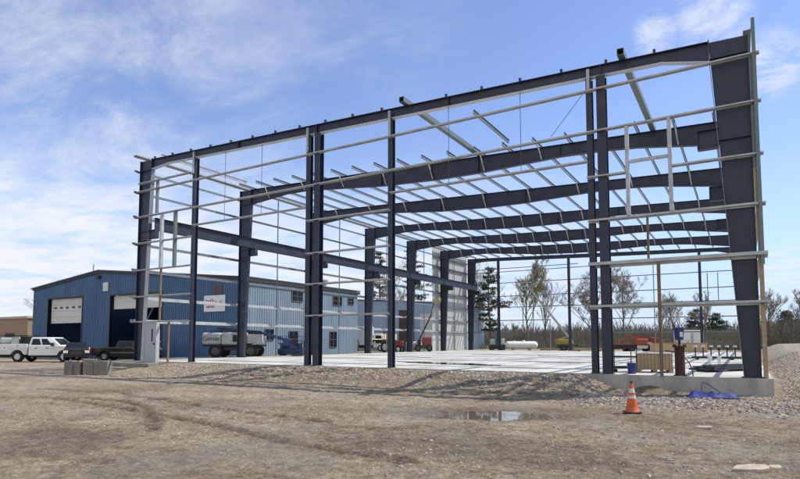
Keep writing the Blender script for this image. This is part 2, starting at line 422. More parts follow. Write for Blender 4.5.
def build_ground():
    X = axis(11, 33, .064, -2500, 2500, 1.10); Y = axis(-16.5, -.2, .055, -2500, 3000, 1.10)
    nx, ny = len(X), len(Y)
    v = [(x, y, ground_h(x, y)) for y in Y for x in X]
    f = [(j*nx+i, j*nx+i+1, (j+1)*nx+i+1, (j+1)*nx+i) for j in range(ny-1) for i in range(nx-1)]
    me = bpy.data.meshes.new('ground'); me.from_pydata(v, [], f); me.materials.append(M_ground)
    at = me.color_attributes.new('soil', 'FLOAT_COLOR', 'POINT')
    d = []
    for p in v: d += soil(p[0], p[1])
    at.data.foreach_set('color', d)
    me.polygons.foreach_set('use_smooth', [True]*len(f))
    o = bpy.data.objects.new('ground', me); COL.objects.link(o); tag(o, kind='structure')
build_ground()
def blob(cx, cy, a, b, rot, z, seed, n=40, amp=.25):
    pts = []
    for k in range(n):
        t = 2*math.pi*k/n; r = 1+amp*fbm(math.cos(t)*1.3+seed, math.sin(t)*1.3, 1, 3, seed)
        x, y = a*r*math.cos(t), b*r*math.sin(t)
        pts.append((cx+x*math.cos(rot)-y*math.sin(rot), cy+x*math.sin(rot)+y*math.cos(rot), z))
    return pts
def flat(name, loops, m, kind='structure'):
    b = MB()
    for l in loops: b.add(l, [tuple(range(len(l)))])
    o = b.build(name, m); tag(o, kind=kind); return o
flat('puddle', [blob(PUD[0], PUD[1], 2.0, 1.5, R(27), -.585, 3)], M_mud)
flat('slab_puddles', [blob(17.3, 5.2, 3.2, .95, R(-20), .004, 1, amp=.45), blob(19.6, 4.3, 1.7, .30, R(-14), .004, 2, amp=.5), blob(14.2, 6.3, 1.4, .2, R(-20), .004, 9, amp=.5),
      blob(17.5, 13.5, 2.2, .5, R(10), .004, 4, amp=.6), blob(21.8, 9.5, 1.6, .35, R(5), .004, 5, amp=.6), blob(20.5, 21, 3, .9, R(15), .004, 6, amp=.6), blob(14, 24, 3.5, .8, R(0), .004, 7, amp=.6), blob(23.2, 13.8, 1.2, .3, R(12), .004, 8, amp=.6), blob(10, 14, 2, .4, R(-5), .004, 10, amp=.6)], M_wet)

# loose stones: far too many to count
def stone_mesh(b, x, y, z, s, rnd):
    t = [(-1, -1, -.6), (1, -.8, -.6), (.9, 1, -.6), (-1, .9, -.6), (-.7, -.6, .6), (.6, -.7, .7), (.7, .6, .5), (-.6, .7, .65)]
    q = Matrix.Rotation(rnd.random()*6.28, 3, 'Z') @ Matrix.Rotation(rnd.uniform(-.5, .5), 3, 'X')
    sx, sy, sz = s*rnd.uniform(.6, 1.4), s*rnd.uniform(.6, 1.1), s*rnd.uniform(.45, .95)
    vv = []
    for p in t:
        w = q @ Vector((p[0]*sx*rnd.uniform(.75, 1.2), p[1]*sy*rnd.uniform(.75, 1.2), p[2]*sz)); vv.append((x+w.x, y+w.y, z+w.z))
    b.add(vv, [(3, 2, 1, 0), (4, 5, 6, 7), (0, 1, 5, 4), (1, 2, 6, 5), (2, 3, 7, 6), (3, 0, 4, 7)])
def stones():
    rnd = random.Random(5)
    b = MB()
    def sc(n, fx, fy, smin, smax, pw=2.2):
        for _ in range(n):
            x, y = fx(), fy()
            if -.3 < x < 30.7 and y > -.3: continue
            s = (smin+(smax-smin)*rnd.random()**pw)*.62
            b.cur = rnd.choice((0, 0, 0, 1, 1, 1, 2)); stone_mesh(b, x, y, ground_h(x, y)+s*.12, s, rnd)
    u = rnd.uniform; g = rnd.gauss
    sc(9000, lambda: u(5, 26.2), lambda: g(-2.0, 1.1), .012, .10, 3)
    sc(1500, lambda: g(24.6, 1.2), lambda: g(-1.6, .8), .015, .11, 2.5)
    sc(4500, lambda: u(25.8, 32), lambda: g(-3.7, .8), .015, .10, 2.3)
    sc(1500, lambda: u(29.5, 33), lambda: u(-4, 1.5), .012, .09, 2.5)
    sc(11000, lambda: u(10, 33), lambda: u(-14.5, -3), .007, .042, 6)
    sc(1300, lambda: u(25, 31.5), lambda: u(-14.5, -9), .006, .05, 3)
    sc(7500, lambda: 31+9*rnd.random()**1.5, lambda: -3+33*rnd.random()**1.3, .02, .10, 2.2)
    sc(900, lambda: u(-2, 9), lambda: u(-5, -1), .01, .08, 3)
    o = b.build('loose_gravel', [mat('stone_grey', (.24, .215, .185), .9, 0, .3, 7), mat('stone_tan', (.33, .27, .20), .9, 0, .3, 7), mat('stone_pale', (.42, .38, .32), .9, 0, .2, 7)])
    tag(o, kind='stuff')
stones()

# ------------------------------------------------------------------ the steel building
bld = thing('steel_building', 'tall unfinished navy steel frame building on a pale concrete slab, without roof or cladding', 'building', (0, 0, 0))
b = MB(); b.box(-.25, 30.62, -.22, 46.55, -.2, 0); b.m = [1, 0, 1, 1, 1, 1]; b.build('floor_slab', [M_slab, M_foun], bld)
fw = MB(); fw.box(-.25, 30.62, -.22, .12, -1.2, -.2); fw.box(-.24, .1, .12, 46.54, -1.2, -.2); fw.box(30.25, 30.61, .12, 46.54, -1.2, -.2); fw.box(.1, 30.25, 46.2, 46.54, -1.2, -.2)
fw.build('foundation_wall', M_foun, bld)
def topz(x): return HL+(HR-HL)*x/W
def frame(i):
    y = i*B; end = i in (0, 6)
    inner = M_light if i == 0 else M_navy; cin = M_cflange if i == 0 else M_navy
    # columns
    for sgn in (0, 1):
        if sgn == 0: xo, xb, xt = 0.0, .58, 1.06
        else: xo, xb, xt = W, W-.45, W-1.06
        zt = topz(xo)
        b = MB()
        b.prism([(xo, .02), (xb, .02), (xt, topz(xt)), (xo, zt)], 1, y-.008, y+.008)
        b.bar((xo, y, .02), (xo, y, zt), .24, .02, (1, 0, 0))
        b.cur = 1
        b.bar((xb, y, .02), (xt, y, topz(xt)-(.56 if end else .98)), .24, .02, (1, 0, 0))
        b.cur = 0
        b.bar((xt, y, topz(xt)-(.58 if end else 1.0)), (xt, y, topz(xt)+.05), .26, .03, (1, 0, 0))
        x0, x1 = sorted((xo, xt))
        for zz in (6.88, 7.42):
            fx = xb+(xt-xb)*zz/10.6; a, c = sorted((xo, fx)); b.box(a, c, y-.10, y+.10, zz-.01, zz+.01)
        zs_ = topz(xt)-(.58 if end else 1.0); b.box(x0, x1, y-.1, y+.1, zs_-.012, zs_+.012)
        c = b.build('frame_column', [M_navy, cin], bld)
        a, d = sorted((xo, xb)); MB().box(a-.06, d+.08, y-.16, y+.16, 0, .03).build('base_plate', M_navy, c)
        if sgn and i > 2: continue
        # crane bracket
        zz0, zz1 = (6.95, 7.44) if sgn == 0 else (7.2, 7.82)
        fx = xb+(xt-xb)*7.3/10.6; tip = 1.56 if sgn == 0 else 28.86
        b = MB(); a, d = sorted((fx, tip))
        b.box(a, d, y-.13, y+.13, zz1-.02, zz1)
        b.box(a, d, y-.13, y+.13, zz0, zz0+.02)
        b.box(a, d, y-.01, y+.01, zz0+.02, zz1-.02); b.box(tip-.01, tip+.01, y-.13, y+.13, zz0+.02, zz1-.02)
        b.build('crane_bracket', M_navy, c)
    if end: prof = [(1.08, .56), (2.5, .40), (15, .42), (27.9, .38), (W-1.08, .66)]
    else: prof = [(1.08, 1.0), (4.2, .62), (6.0, .57), (11.8, .92), (15.5, .97), (18, .90), (22.4, .61), (24.5, .60), (26, .67), (W-1.08, 1.02)]
    b = MB()
    top = [(x, topz(x)) for x, _ in prof]; bot = [(x, topz(x)-d) for x, d in prof]
    b.prism(bot+top[::-1], 1, y-.008, y+.008)
    b.bar((1.08, y, topz(1.08)-.008), (W-1.08, y, topz(W-1.08)-.008), .24, .02)
    for xs in ((11.8, 15.16, 18, 22.4) if not end else (8.05, 13.2, 20.0, 25.93)):
        d = next(p0[1]+(p1[1]-p0[1])*(xs-p0[0])/(p1[0]-p0[0]) for p0, p1 in zip(prof, prof[1:]) if p0[0] <= xs <= p1[0])
        b.box(xs-.015, xs+.015, y-.12, y+.12, topz(xs)-d, topz(xs)-.02)
    if i == 0:
        for k in range(20):
            x = 1.2+1.557*k
            if x < W-1.2 and k not in (11,): b.box(x-.04, x+.04, y-.06, y+.05, topz(x), topz(x)+.16)
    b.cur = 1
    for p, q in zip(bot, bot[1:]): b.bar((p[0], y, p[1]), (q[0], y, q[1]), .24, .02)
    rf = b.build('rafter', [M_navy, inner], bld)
    if not end:
        for k in range(1, 19):
            x = 1.12+1.557*k
            if k % 2 == 0 and i < 3: continue
            d = next((p0[1]+(p1[1]-p0[1])*(x-p0[0])/(p1[0]-p0[0]) for p0, p1 in zip(prof, prof[1:]) if p0[0] <= x <= p1[0]), .8)
            MB().bar((x+.02, y-.55, topz(x)+.06), (x+.12, y-.10, topz(x)-d+.03), .05, .05).build('flange_brace', M_galv, rf)
for i in range(7): frame(i)
# interior columns of the first frame, and columns of both end walls
def hcol(name, x, y, zt, w, d, m=M_navy):
    b = MB(); b.box(x-w/2, x+w/2, y-d/2, y-d/2+.02, .02, zt); b.box(x-w/2, x+w/2, y+d/2-.02, y+d/2, .02, zt); b.box(x-.008, x+.008, y-d/2+.02, y+d/2-.02, .02, zt)
    c = b.build(name, m, bld)
    MB().box(x-w/2-.04, x+w/2+.04, y-d/2-.03, y+d/2+.03, 0, .025).build('base_plate', m, c)
    return c
for x, zz in ((13.28, topz(13.28)-.42), (25.93, topz(25.93)-.40)): hcol('interior_column', x, .02, zz, .30, .34)
for x in (4.74, 12.72, 17.25, 25.52):
    c = hcol('end_wall_column', x, 0.02, topz(x)-.42, .20, .28)
    MB().box(x-.05, x+.05, -.20, -.135, topz(x)-1.3 if x < 20 else topz(x)-.85, topz(x)-.12).build('clip_angle', M_galv, c)
for x in (4.1, 12.77, 17.3, 26.28): hcol('end_wall_column', x, 6*B, topz(x)-.40, .26, .3)
# girts: web flat, lips up and down
def zgirt(a, b, out, m=M_galv, d=.16, lip=.06, name='girt'):
    a = Vector(a); b = Vector(b); o = Vector(out).normalized(); g = MB()
    g.bar(a, b, .012, d, o) if False else None
    dr = (b-a).normalized()
    def plate(c0, c1, e1, e2):
        v = [p+s1_*e1+s2_*e2 for p in (c0, c1) for s1_, s2_ in ((-1, -1), (1, -1), (1, 1), (-1, 1))]
        g.add(v, [(0, 3, 2, 1), (4, 5, 6, 7), (0, 1, 5, 4), (1, 2, 6, 5), (2, 3, 7, 6), (3, 0, 4, 7)])
    up = Vector((0, 0, 1))
    plate(a, b, o*(d/2), up*.004)
    plate(a+o*(d/2+.004)+up*(lip/2-.004), b+o*(d/2+.004)+up*(lip/2-.004), o*.004, up*lip/2)
    plate(a-o*(d/2+.004)-up*(lip/2-.004), b-o*(d/2+.004)-up*(lip/2-.004), o*.004, up*lip/2)
    return g.build(name, m, bld)
yf = -.20
LV = (2.26, 3.69, 5.22, 6.77, 8.36, 9.80)
xl, xr = -.30, 30.62
def fg(x0, x1, z0, z1=None, lip=.045, d=.11): zgirt((x0, yf, z0), (x1, yf, z0 if z1 is None else z1), (0, -1, 0), lip=lip, d=d)
for z in LV[:4]: fg(xl, 4.80, z-.06)
fg(xl, 12.72, 8.25, 8.30); fg(12.73, xr, 8.30, 8.42)
fg(xl, 17.25, 9.74, 9.80); fg(17.26, xr, 9.80, 9.92)
fg(4.81, 12.72, 7.30)
for z in (2.26, 3.70, 5.12, 6.65): fg(12.73, 17.30, z)
fg(17.31, 25.46, 7.36)
fg(25.42, xr, 2.26, lip=.075); fg(25.42, xr, 3.70, lip=.10, d=.2); fg(25.42, xr, 5.24, lip=.06)
fg(25.42, 26.72, 6.78); fg(28.1, xr, 6.78)
fg(.02, 4.6, 10.22)
def stud(x, z0, z1, m, w=.10, d=.16, y=-.23): MB().box(x-w/2, x+w/2, y-d/2, y+d/2, z0, z1).build('stud', m, bld)
stud(26.76, 5.30, 8.36, M_galv, .11); stud(28.06, 5.30, 8.38, M_galv, .11)
MB().box(26.83, 27.99, -.30, -.16, 7.08, 7.17).build('opening_header', M_galv, bld)
stud(27.33, 3.76, 5.18, M_woodd, .07, .07); stud(27.62, 0.0, 3.64, M_woodd, .10, .10)
stud(2.30, 5.18, 8.18, M_galv, .15); stud(3.45, 5.18, 8.22, M_galvd, .15)
stud(1.82, 8.30, 10.18, M_galvd, .08); stud(2.33, 2.24, 5.12, M_woodd, .09, .09); stud(3.12, 0, 2.16, M_woodd, .09, .09)
# side wall girts, eave members
for z in (2.26, 3.6, 5.2, 6.72, 8.3, 9.75, 10.98): zgirt((-.12, -.32, z), (-.12, 46.5, z), (-1, 0, 0), M_galv if z < 5.5 else M_purl, .2, .11)  # upper girts: darker grey paints in their shaded look against the sky
zgirt((.12, -.55, 11.83), (.12, 46.4, 11.83), (1, 0, 0), M_galv, .2, .10, 'eave_strut')
for z in (2.26, 3.69, 5.22, 6.77, 8.4, 9.9): zgirt((W+.13, -.32, z), (W+.13, 46.5, z), (1, 0, 0))
zgirt((W+.0, -.05, 10.78), (W+.0, 46.4, 10.78), (1, 0, 0), M_galvd, .2, .10, 'eave_strut')
for i in range(6):
    y = (i+.5)*B
    MB().box(-.14, -.08, y-.03, y+.03, 0, 11.8).build('sag_angle', M_galvd, bld)
b = MB(); b.box(W+.10, W+.20, -.30, -.288, 3.4, 11.02); b.box(W+.188, W+.20, -.288, -.18, 3.4, 11.02); b.build('corner_post', M_galvd, bld)
b = MB(); b.box(W+.012, W+.19, -.16, -.148, 6.4, 9.85); b.box(W+.012, W+.024, -.148, -.05, 6.4, 9.85); b.build('corner_channel', M_galvd, bld)
MB().box(W+.05, W+.17, -.16, -.04, 0, 6.4).build('timber_brace_post', M_wood, bld)
# rear end wall
yr = 6*B+.27
for x0, x1, z in ((-.3, W+.3, 9.72), (-.3, W+.3, 8.32), (-.3, W+.3, 6.66), (-.3, W+.3, 5.28), (-.3, 10.5, 3.66), (15.6, W+.3, 3.66), (17.4, W+.3, 2.10), (-.3, 6.2, 2.2)):
    zgirt((x0, yr, z), (x1, yr, z), (0, 1, 0), M_purl)
zgirt((-.3, yr, 10.12), (13.8, yr, 10.12), (0, 1, 0), M_purl)
for x, z0, z1 in ((8.4, 2.2, 10.1), (7.1, 2.2, 5.2), (21.8, 0, 9.7), (26.95, 5.3, 8.2), (27.9, 5.3, 8.2), (10.4, 0, 3.6)): MB().box(x-.04, x+.04, yr-.06, yr+.06, z0, z1).build('stud', M_purl, bld)
# roof purlins from the second frame backwards, a few loose ones in the first bay
def purlin(x, y0, y1, h=.16, m=M_purl, name='purlin', w=.045):
    z = topz(x)+.012; b = MB()
    b.box(x-.004, x+.004, y0, y1, z+.006, z+h-.006); b.box(x-.004, x+w, y0, y1, z+h-.006, z+h); b.box(x-w, x+.004, y0, y1, z, z+.006)
    b.build(name, m, bld)
for k in range(19): purlin(1.12+1.557*k, B-1.25, 46.5)
purlin(1.9, -.1, B-1.3, m=M_galv); purlin(20.2, 2.0, B-1.3, m=M_galvd)
for x in (18.05, 26.67):
    z = topz(x)+.012; b = MB(); b.box(x-.11, x+.11, -.5, B+.25, z+.205, z+.215); b.box(x-.11, x-.10, -.5, B+.25, z, z+.205); b.box(x+.10, x+.11, -.5, B+.25, z, z+.205)
    b.box(x-.10, x+.10, -.5, B+.25, z, z+.01); b.build('double_purlin', M_galvd, bld)
# crane runway along the left wall
b = MB(); b.box(1.25-.15, 1.25+.15, .05, 46.4, 8.13, 8.15); b.box(1.25-.15, 1.25+.15, .05, 46.4, 7.45, 7.47); b.box(1.24, 1.26, .05, 46.4, 7.47, 8.13)
b.build('crane_runway_beam', M_navy, bld)
# sag rods hanging from the first rafter
for x in (7.1, 9.7, 20.0, 23.0):
    MB().tube((x, -.05, topz(x)-.4), (x, -.05, 7.36), .012, .012, 5).build('sag_rod', M_dark, bld)
MB().path([(24.1, .1, 8.6), (25.45, .1, 10.15)], .01, 5).build('bracing_cable', M_dark, bld)
# liner panels of the far left bays
for k in range(10):
    y0 = 36.95+k*.955; b = MB()
    b.box(-.262, -.250, y0, y0+.950, .05, 11.85)
    for q in range(3): b.prism([(-.250, y0+.08+q*.3), (-.225, y0+.11+q*.3), (-.225, y0+.15+q*.3), (-.250, y0+.18+q*.3)], 2, .05, 11.85)
    b.build('wall_panel', M_panel, bld)

# ------------------------------------------------------------------ pedestrian door standing in the wall, and its pad
pad = MB().box(-1.6, 3.6, -1.75, -.24, -.6, -.06).build('concrete_pad', M_padc, None, bevel=.02); tag(pad, kind='structure')
dr = thing('steel_door', 'grey steel door with a narrow glass strip, standing beside the left corner column', 'door', (1.42, -.55, -.06))
b = MB(); b.box(0, .07, 0, .22, 0, 2.2); b.box(1.03, 1.10, 0, .22, 0, 2.2); b.box(.07, 1.03, 0, .22, 2.12, 2.2); b.build('door_frame', M_door, dr)
lf = MB().box(.072, 1.028, .02, .065, .01, 2.115).build('door_leaf', M_door, dr)
MB().box(.66, .78, .014, .02, 1.15, 1.85).build('glass_strip', M_glass, lf)
MB().box(.88, .98, -.03, .019, .98, 1.06).build('handle', M_black, lf)

# ------------------------------------------------------------------ blue metal building on the left
bb = thing('blue_metal_building', 'long blue ribbed metal building with two garage doors in its gable', 'building', (0, 0, 0))
gx = [(-44.6, 7.45), (-30.8, 8.85), (-8.0, 6.78)]; gy0, gy1, gz = 16.2, 33.2, -.7
def gtop(x):
    for p, q in zip(gx, gx[1:]):
        if p[0] <= x <= q[0]: return p[1]+(q[1]-p[1])*(x-p[0])/(q[0]-p[0])
DOORS = [(-41.1, -34.0, -.68, 6.1), (-28.6, -19.9, -.68, 6.0)]
def gable_panel(x0, x1, z0, b):
    xs = [x0]+[p[0] for p in gx if x0 < p[0] < x1]+[x1]
    b.prism([(x0, z0), (x1, z0)]+[(x, gtop(x)) for x in xs[::-1]], 1, gy0, gy0+.12)
b = MB()
gable_panel(-44.6, DOORS[0][0], gz, b); gable_panel(DOORS[0][1], DOORS[1][0], gz, b); gable_panel(DOORS[1][1], -8.0, gz, b)
for d in DOORS: gable_panel(d[0], d[1], d[3], b)
x = -44.45
while x < -8.1:
    if any(d[0]-.1 < x < d[1]+.1 for d in DOORS): z0 = 6.12
    else: z0 = gz
    b.box(x, x+.07, gy0-.035, gy0-.001, z0, gtop(x)-.05); x += .305
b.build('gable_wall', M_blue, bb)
b = MB(); b.box(-8.12, -8.0, gy0+.12, gy1, gz, 6.75)
y = gy0+.3
while y < gy1: b.box(-8.0+.001, -8.0+.035, y, y+.07, gz, 6.72); y += .305
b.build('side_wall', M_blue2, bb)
b = MB(); b.box(-44.6, -44.48, gy0+.12, gy1, gz, 7.4); b.box(-44.48, -8.12, gy1-.12, gy1, gz, 6.7); b.build('back_wall', M_blue, bb)
b = MB(); b.box(-44.4, -8.2, gy0+.2, gy1-.2, gz, gz+.05); b.build('workshop_floor', M_hole, bb)
b = MB()
for p, q in zip(gx, gx[1:]):
    ex = -.3 if p[0] < -40 else 0; fx = .3 if q[0] > -10 else 0
    b.prism([(p[0]+ex, p[1]+.01), (q[0]+fx, q[1]+.01-(.03 if fx else 0)), (q[0]+fx, q[1]+.14-(.03 if fx else 0)), (p[0]+ex, p[1]+.14)], 1, gy0-.25, gy1+.15)
b.build('roof', M_roofm, bb)
b = MB(); b.box(-7.98, -7.70, gy0-.2, gy1+.1, 6.45, 6.72); b.build('gutter', M_dark, bb)
b = MB()
for p, q in zip(gx, gx[1:]): b.bar((p[0], gy0-.14, p[1]-.10), (q[0], gy0-.14, q[1]-.10), .05, .2)
b.build('rake_trim', M_dark, bb)
for k, d in enumerate(DOORS):
    zb = 3.2 if k == 0 else 4.55
    dd = MB(); n = 4 if k == 0 else 2; hh = (d[3]-zb)/n
    for q in range(n): dd.box(d[0]+.15, d[1]-.15, gy0+.30, gy0+.36, zb+q*hh+.01, zb+(q+1)*hh-.01)
    g = dd.build('garage_door', M_cream, bb)
    if k == 0:
        for q in range(5): MB().box(d[0]+.75+q*1.25, d[0]+1.35+q*1.25, gy0+.285, gy0+.299, zb+hh*2.35, zb+hh*2.7).build('door_window', M_glass, g)
    f = MB(); f.box(d[0]-.14, d[0], gy0-.06, gy0+.14, gz, d[3]+.14); f.box(d[1], d[1]+.14, gy0-.06, gy0+.14, gz, d[3]+.14); f.box(d[0], d[1], gy0-.06, gy0+.14, d[3], d[3]+.14)
    f.build('door_frame', M_dark, g)
def side_window(y, z0, z1, w):
    f = MB(); f.box(-7.96, -7.93, y, y+w, z0, z1); o = f.build('window', M_glass, bb)
    e = MB(); t = .06
    e.box(-7.965, -7.90, y-t, y, z0-t, z1+t); e.box(-7.965, -7.90, y+w, y+w+t, z0-t, z1+t); e.box(-7.965, -7.90, y, y+w, z0-t, z0); e.box(-7.965, -7.90, y, y+w, z1, z1+t)
    e.box(-7.93, -7.915, y+w/2-.03, y+w/2+.03, z0, z1); e.box(-7.93, -7.917, y, y+w, (z0+z1)/2-.025, (z0+z1)/2+.025); e.build('window_frame', M_wheel, o)
for y, z0, z1, w in ((22.05, 5.1, 6.05, 1.5), (28.6, 5.05, 5.95, 1.5), (31.3, 5.3, 5.9, 1.0), (18.44, 1.25, 2.2, 1.05), (21.7, .6, 2.05, 1.2), (28.1, .5, 2.1, 1.1), (25.0, 5.1, 6.0, 1.3)): side_window(y, z0, z1, w)
f = MB(); f.box(-12.35, -11.2, gy0-.08, gy0-.03, 5.45, 6.30); f.build('wall_vent', mat('vent_brown', (.10, .07, .07), .7), bb)
for x, z in ((-29.9, 7.1),):
    f = MB(); f.box(x, x+.9, gy0-.16, gy0-.04, 6.55, 7.5); f.build('wall_light_panel', M_whited, bb)
f = MB(); f.box(-31.05, -30.55, gy0-.3, gy0-.02, 8.0, 8.35); f.build('gable_lamp', M_dark, bb)
f = MB(); f.tube((-38.5, 20, 8.05), (-38.5, 20, 10.6), .05); f.build('roof_aerial', M_dark, bb)
f = MB(); f.tube((-9.5, 29, 6.9), (-9.5, 29, 7.6), .25, .25, 10); f.tube((-9.5, 29, 7.6), (-9.5, 29, 7.85), .42, .42, 10); f.build('roof_vent', M_galv, bb)
sg = thing('wall_sign', 'white rectangular sign with two lines of red script on the blue gable', 'sign', (-13.6, gy0-.09, 3.86))
MB().box(0, 2.85, -.02, .03, 0, 1.52).build('sign_board', M_white, sg)
b = MB()
def scrawl(x0, x1, zc, amp, n, seed):
    rn = random.Random(seed); pts = []
    for k in range(n*8+1):
        t = k/(n*8); ph = t*n*2*math.pi
        pts.append((x0+(x1-x0)*t+.10*math.sin(ph), -.03, zc+amp*(.55+.45*math.sin(ph*.37+seed))*math.cos(ph)))
    for p, q in zip(pts, pts[1:]): b.bar(p, q, .02, .065, (0, 1, 0)) if (Vector(p)-Vector(q)).length > 1e-4 else None
scrawl(.2, 1.35, .98, .24, 4, 1); scrawl(.30, 2.55, .78, .20, 9, 2); scrawl(.3, 1.5, .45, .10, 6, 4)
b.build('red_script', M_redtxt, sg)

# lower blue shed behind
sh = thing('low_blue_shed', 'lower pale blue metal shed beyond the blue building, with a brown tall door', 'building', (0, 0, 0))
sy = 50.0; b = MB(); rk = [(-20, 7.3), (-5.2, 6.35)]
def rz_(x): return rk[0][1]+(rk[1][1]-rk[0][1])*(x-rk[0][0])/(rk[1][0]-rk[0][0])
for x0, x1, z0 in ((-20, -12.6, -.5), (-12.6, -10.0, 5.6), (-10.0, -9.1, -.5), (-9.1, -6.2, 5.05), (-6.2, -5.2, -.5)): b.prism([(x0, z0), (x1, z0), (x1, rz_(x1)), (x0, rz_(x0))], 1, sy, sy+.12)
x = -19.8
while x < -5.3:
    z0 = 5.65 if -12.7 < x < -9.95 else 5.1 if -9.2 < x < -6.15 else -.5
    b.box(x, x+.07, sy-.035, sy-.001, z0, rz_(x)-.03); x += .305
b.box(-5.32, -5.2, sy+.12, sy+14, -.5, 6.3); b.box(-20, -19.88, sy+.12, sy+14, -.5, 7.2); b.box(-19.88, -5.32, sy+13.88, sy+14, -.5, 6.3)
b.build('wall', M_blue3, sh)
MB().prism([(-20.2, 7.33), (-5.0, 6.36), (-5.0, 6.48), (-20.2, 7.45)], 1, sy-.2, sy+14.2).build('roof', M_roofm, sh)
MB().box(-12.6, -10.0, sy+.04, sy+.09, -.5, 5.58).build('brown_door', M_brown, sh)
MB().box(-9.1, -6.2, sy+.04, sy+.09, -.5, 5.03).build('beige_garage_door', M_cream, sh)
# tan building far left
tb = thing('tan_building', 'low tan flat-roofed building behind the service truck', 'building', (-66, 19.5, -.7))
MB().box(-16, 13.5, 0, 12, 0, 4.9).build('wall', M_tan, tb)
MB().box(-16.2, 13.7, -.2, 12.2, 4.9, 5.2).build('roof_edge', mat('roof_edge_tan', (.42, .37, .30), .7), tb)
for x in (2.0, 7.5): MB().box(x, x+2.6, -.05, -.01, .1, 2.9).build('doorway', M_black, tb)

# ------------------------------------------------------------------ vehicles
def wheel(root, x, y, r, w, side, rim=M_rim):
    z = r; t = MB(); t.lathe([(r*.58, -w/2), (r*.92, -w/2), (r, -w*.36), (r, w*.36), (r*.92, w/2), (r*.58, w/2)], 24)
    t.xf(Matrix.Translation((x, y, z)) @ Matrix.Rotation(math.pi/2, 4, 'X')); wo_ = t.build('wheel', M_tire, root, True)
    q = MB(); s_ = 1 if side > 0 else -1
    q.tube((x, y+s_*(w/2-.06), z), (x, y+s_*(w/2-.03), z), r*.58, r*.58, 20)
    for k in range(6):
        a = k*math.pi/3; q.bar((x, y+s_*(w/2-.02), z), (x+math.cos(a)*r*.52, y+s_*(w/2-.02), z+math.sin(a)*r*.52), .09, .03, (0, 1, 0))
    q.tube((x, y+s_*(w/2-.03), z), (x, y+s_*(w/2+.01), z), r*.16, r*.14, 10)
    q.build('rim', rim, wo_)
def arch_outline(x0, x1, z0, z1, wheels, r, nose=None):
    pts = [(x0, z0)]
    for wx in wheels:
        for k in range(9):
            a = math.pi-k*math.pi/8; pts.append((wx+r*math.cos(a), max(z0, r*.88+r*math.sin(a)-.02)))
    pts += [(x1, z0)]
    pts += nose if nose else [(x1, z1), (x0, z1)]
    return pts
def cabin(root, m, xb, xf, z0, z1, hw, rake_b, rake_f, pillars):
    # greenhouse: tapered to the roof; glass set a little proud
    in_ = .16
    b = MB(); X0, X1, x0, x1 = xb, xf, xb+rake_b, xf-rake_f
    v = [(X0, -hw, z0), (X1, -hw, z0), (X1, hw, z0), (X0, hw, z0), (x0, -hw+in_, z1), (x1, -hw+in_, z1), (x1, hw-in_, z1), (x0, hw-in_, z1)]
    b.add(v, [(0, 1, 5, 4), (1, 2, 6, 5), (2, 3, 7, 6), (3, 0, 4, 7), (4, 5, 6, 7), (3, 2, 1, 0)])
    cab = b.build('cab', m, root, True, .05)
    def P(t, s_, y_):         # t along, s up
        xa = X0+(X1-X0)*t; xb_ = x0+(x1-x0)*t
        return Vector((xa+(xb_-xa)*s_, y_*(hw-in_*s_), z0+(z1-z0)*s_))
    for y_ in (-1, 1):
        for t0, t1 in pillars:
            g = MB(); q = [P(t0, .10, y_), P(t1, .10, y_), P(t1-.01, .82, y_), P(t0+.02, .82, y_)]
            o = Vector((0, y_*.012, .003)); i_ = Vector((0, -y_*.01, 0))
            g.add([p+o for p in q]+[p+i_ for p in q], [(0, 1, 2, 3), (7, 6, 5, 4), (0, 4, 5, 1), (1, 5, 6, 2), (2, 6, 7, 3), (3, 7, 4, 0)])
            g.build('side_window', M_glass, cab)
    for xs, sgn, nm in ((1, 1, 'windscreen'), (0, -1, 'rear_window')):
        q = [P(xs, .1, -.88), P(xs, .1, .88), P(xs, .86, .86), P(xs, .86, -.86)]
        o = Vector((sgn*.012, 0, .004)); g = MB(); g.add([p+o for p in q]+[p-o for p in q], [(0, 1, 2, 3), (7, 6, 5, 4), (0, 4, 5, 1), (1, 5, 6, 2), (2, 6, 7, 3), (3, 7, 4, 0)])
        g.build(nm, M_glass, cab)
    return cab
def ends(root, L_, hw, zb, zh, bump_m=M_chrome):
    MB().box(-.16, -.02, -hw, hw, zb, zb+.22).build('bumper', bump_m, root, bevel=.03)
    MB().box(L_+.02, L_+.18, -hw, hw, zb, zb+.28).build('bumper', bump_m, root, bevel=.03)
    for y_ in (-1, 1):
        MB().box(-.02, .05, y_*hw-.09, y_*hw+.09*(1 if y_ < 0 else 1)-.0, zh-.32, zh).build('tail_light', M_rtail, root)
        MB().box(L_-.03, L_+.03, y_*(hw-.16)-.17, y_*(hw-.16)+.17, zh-.22, zh).build('headlight', M_lamp, root)
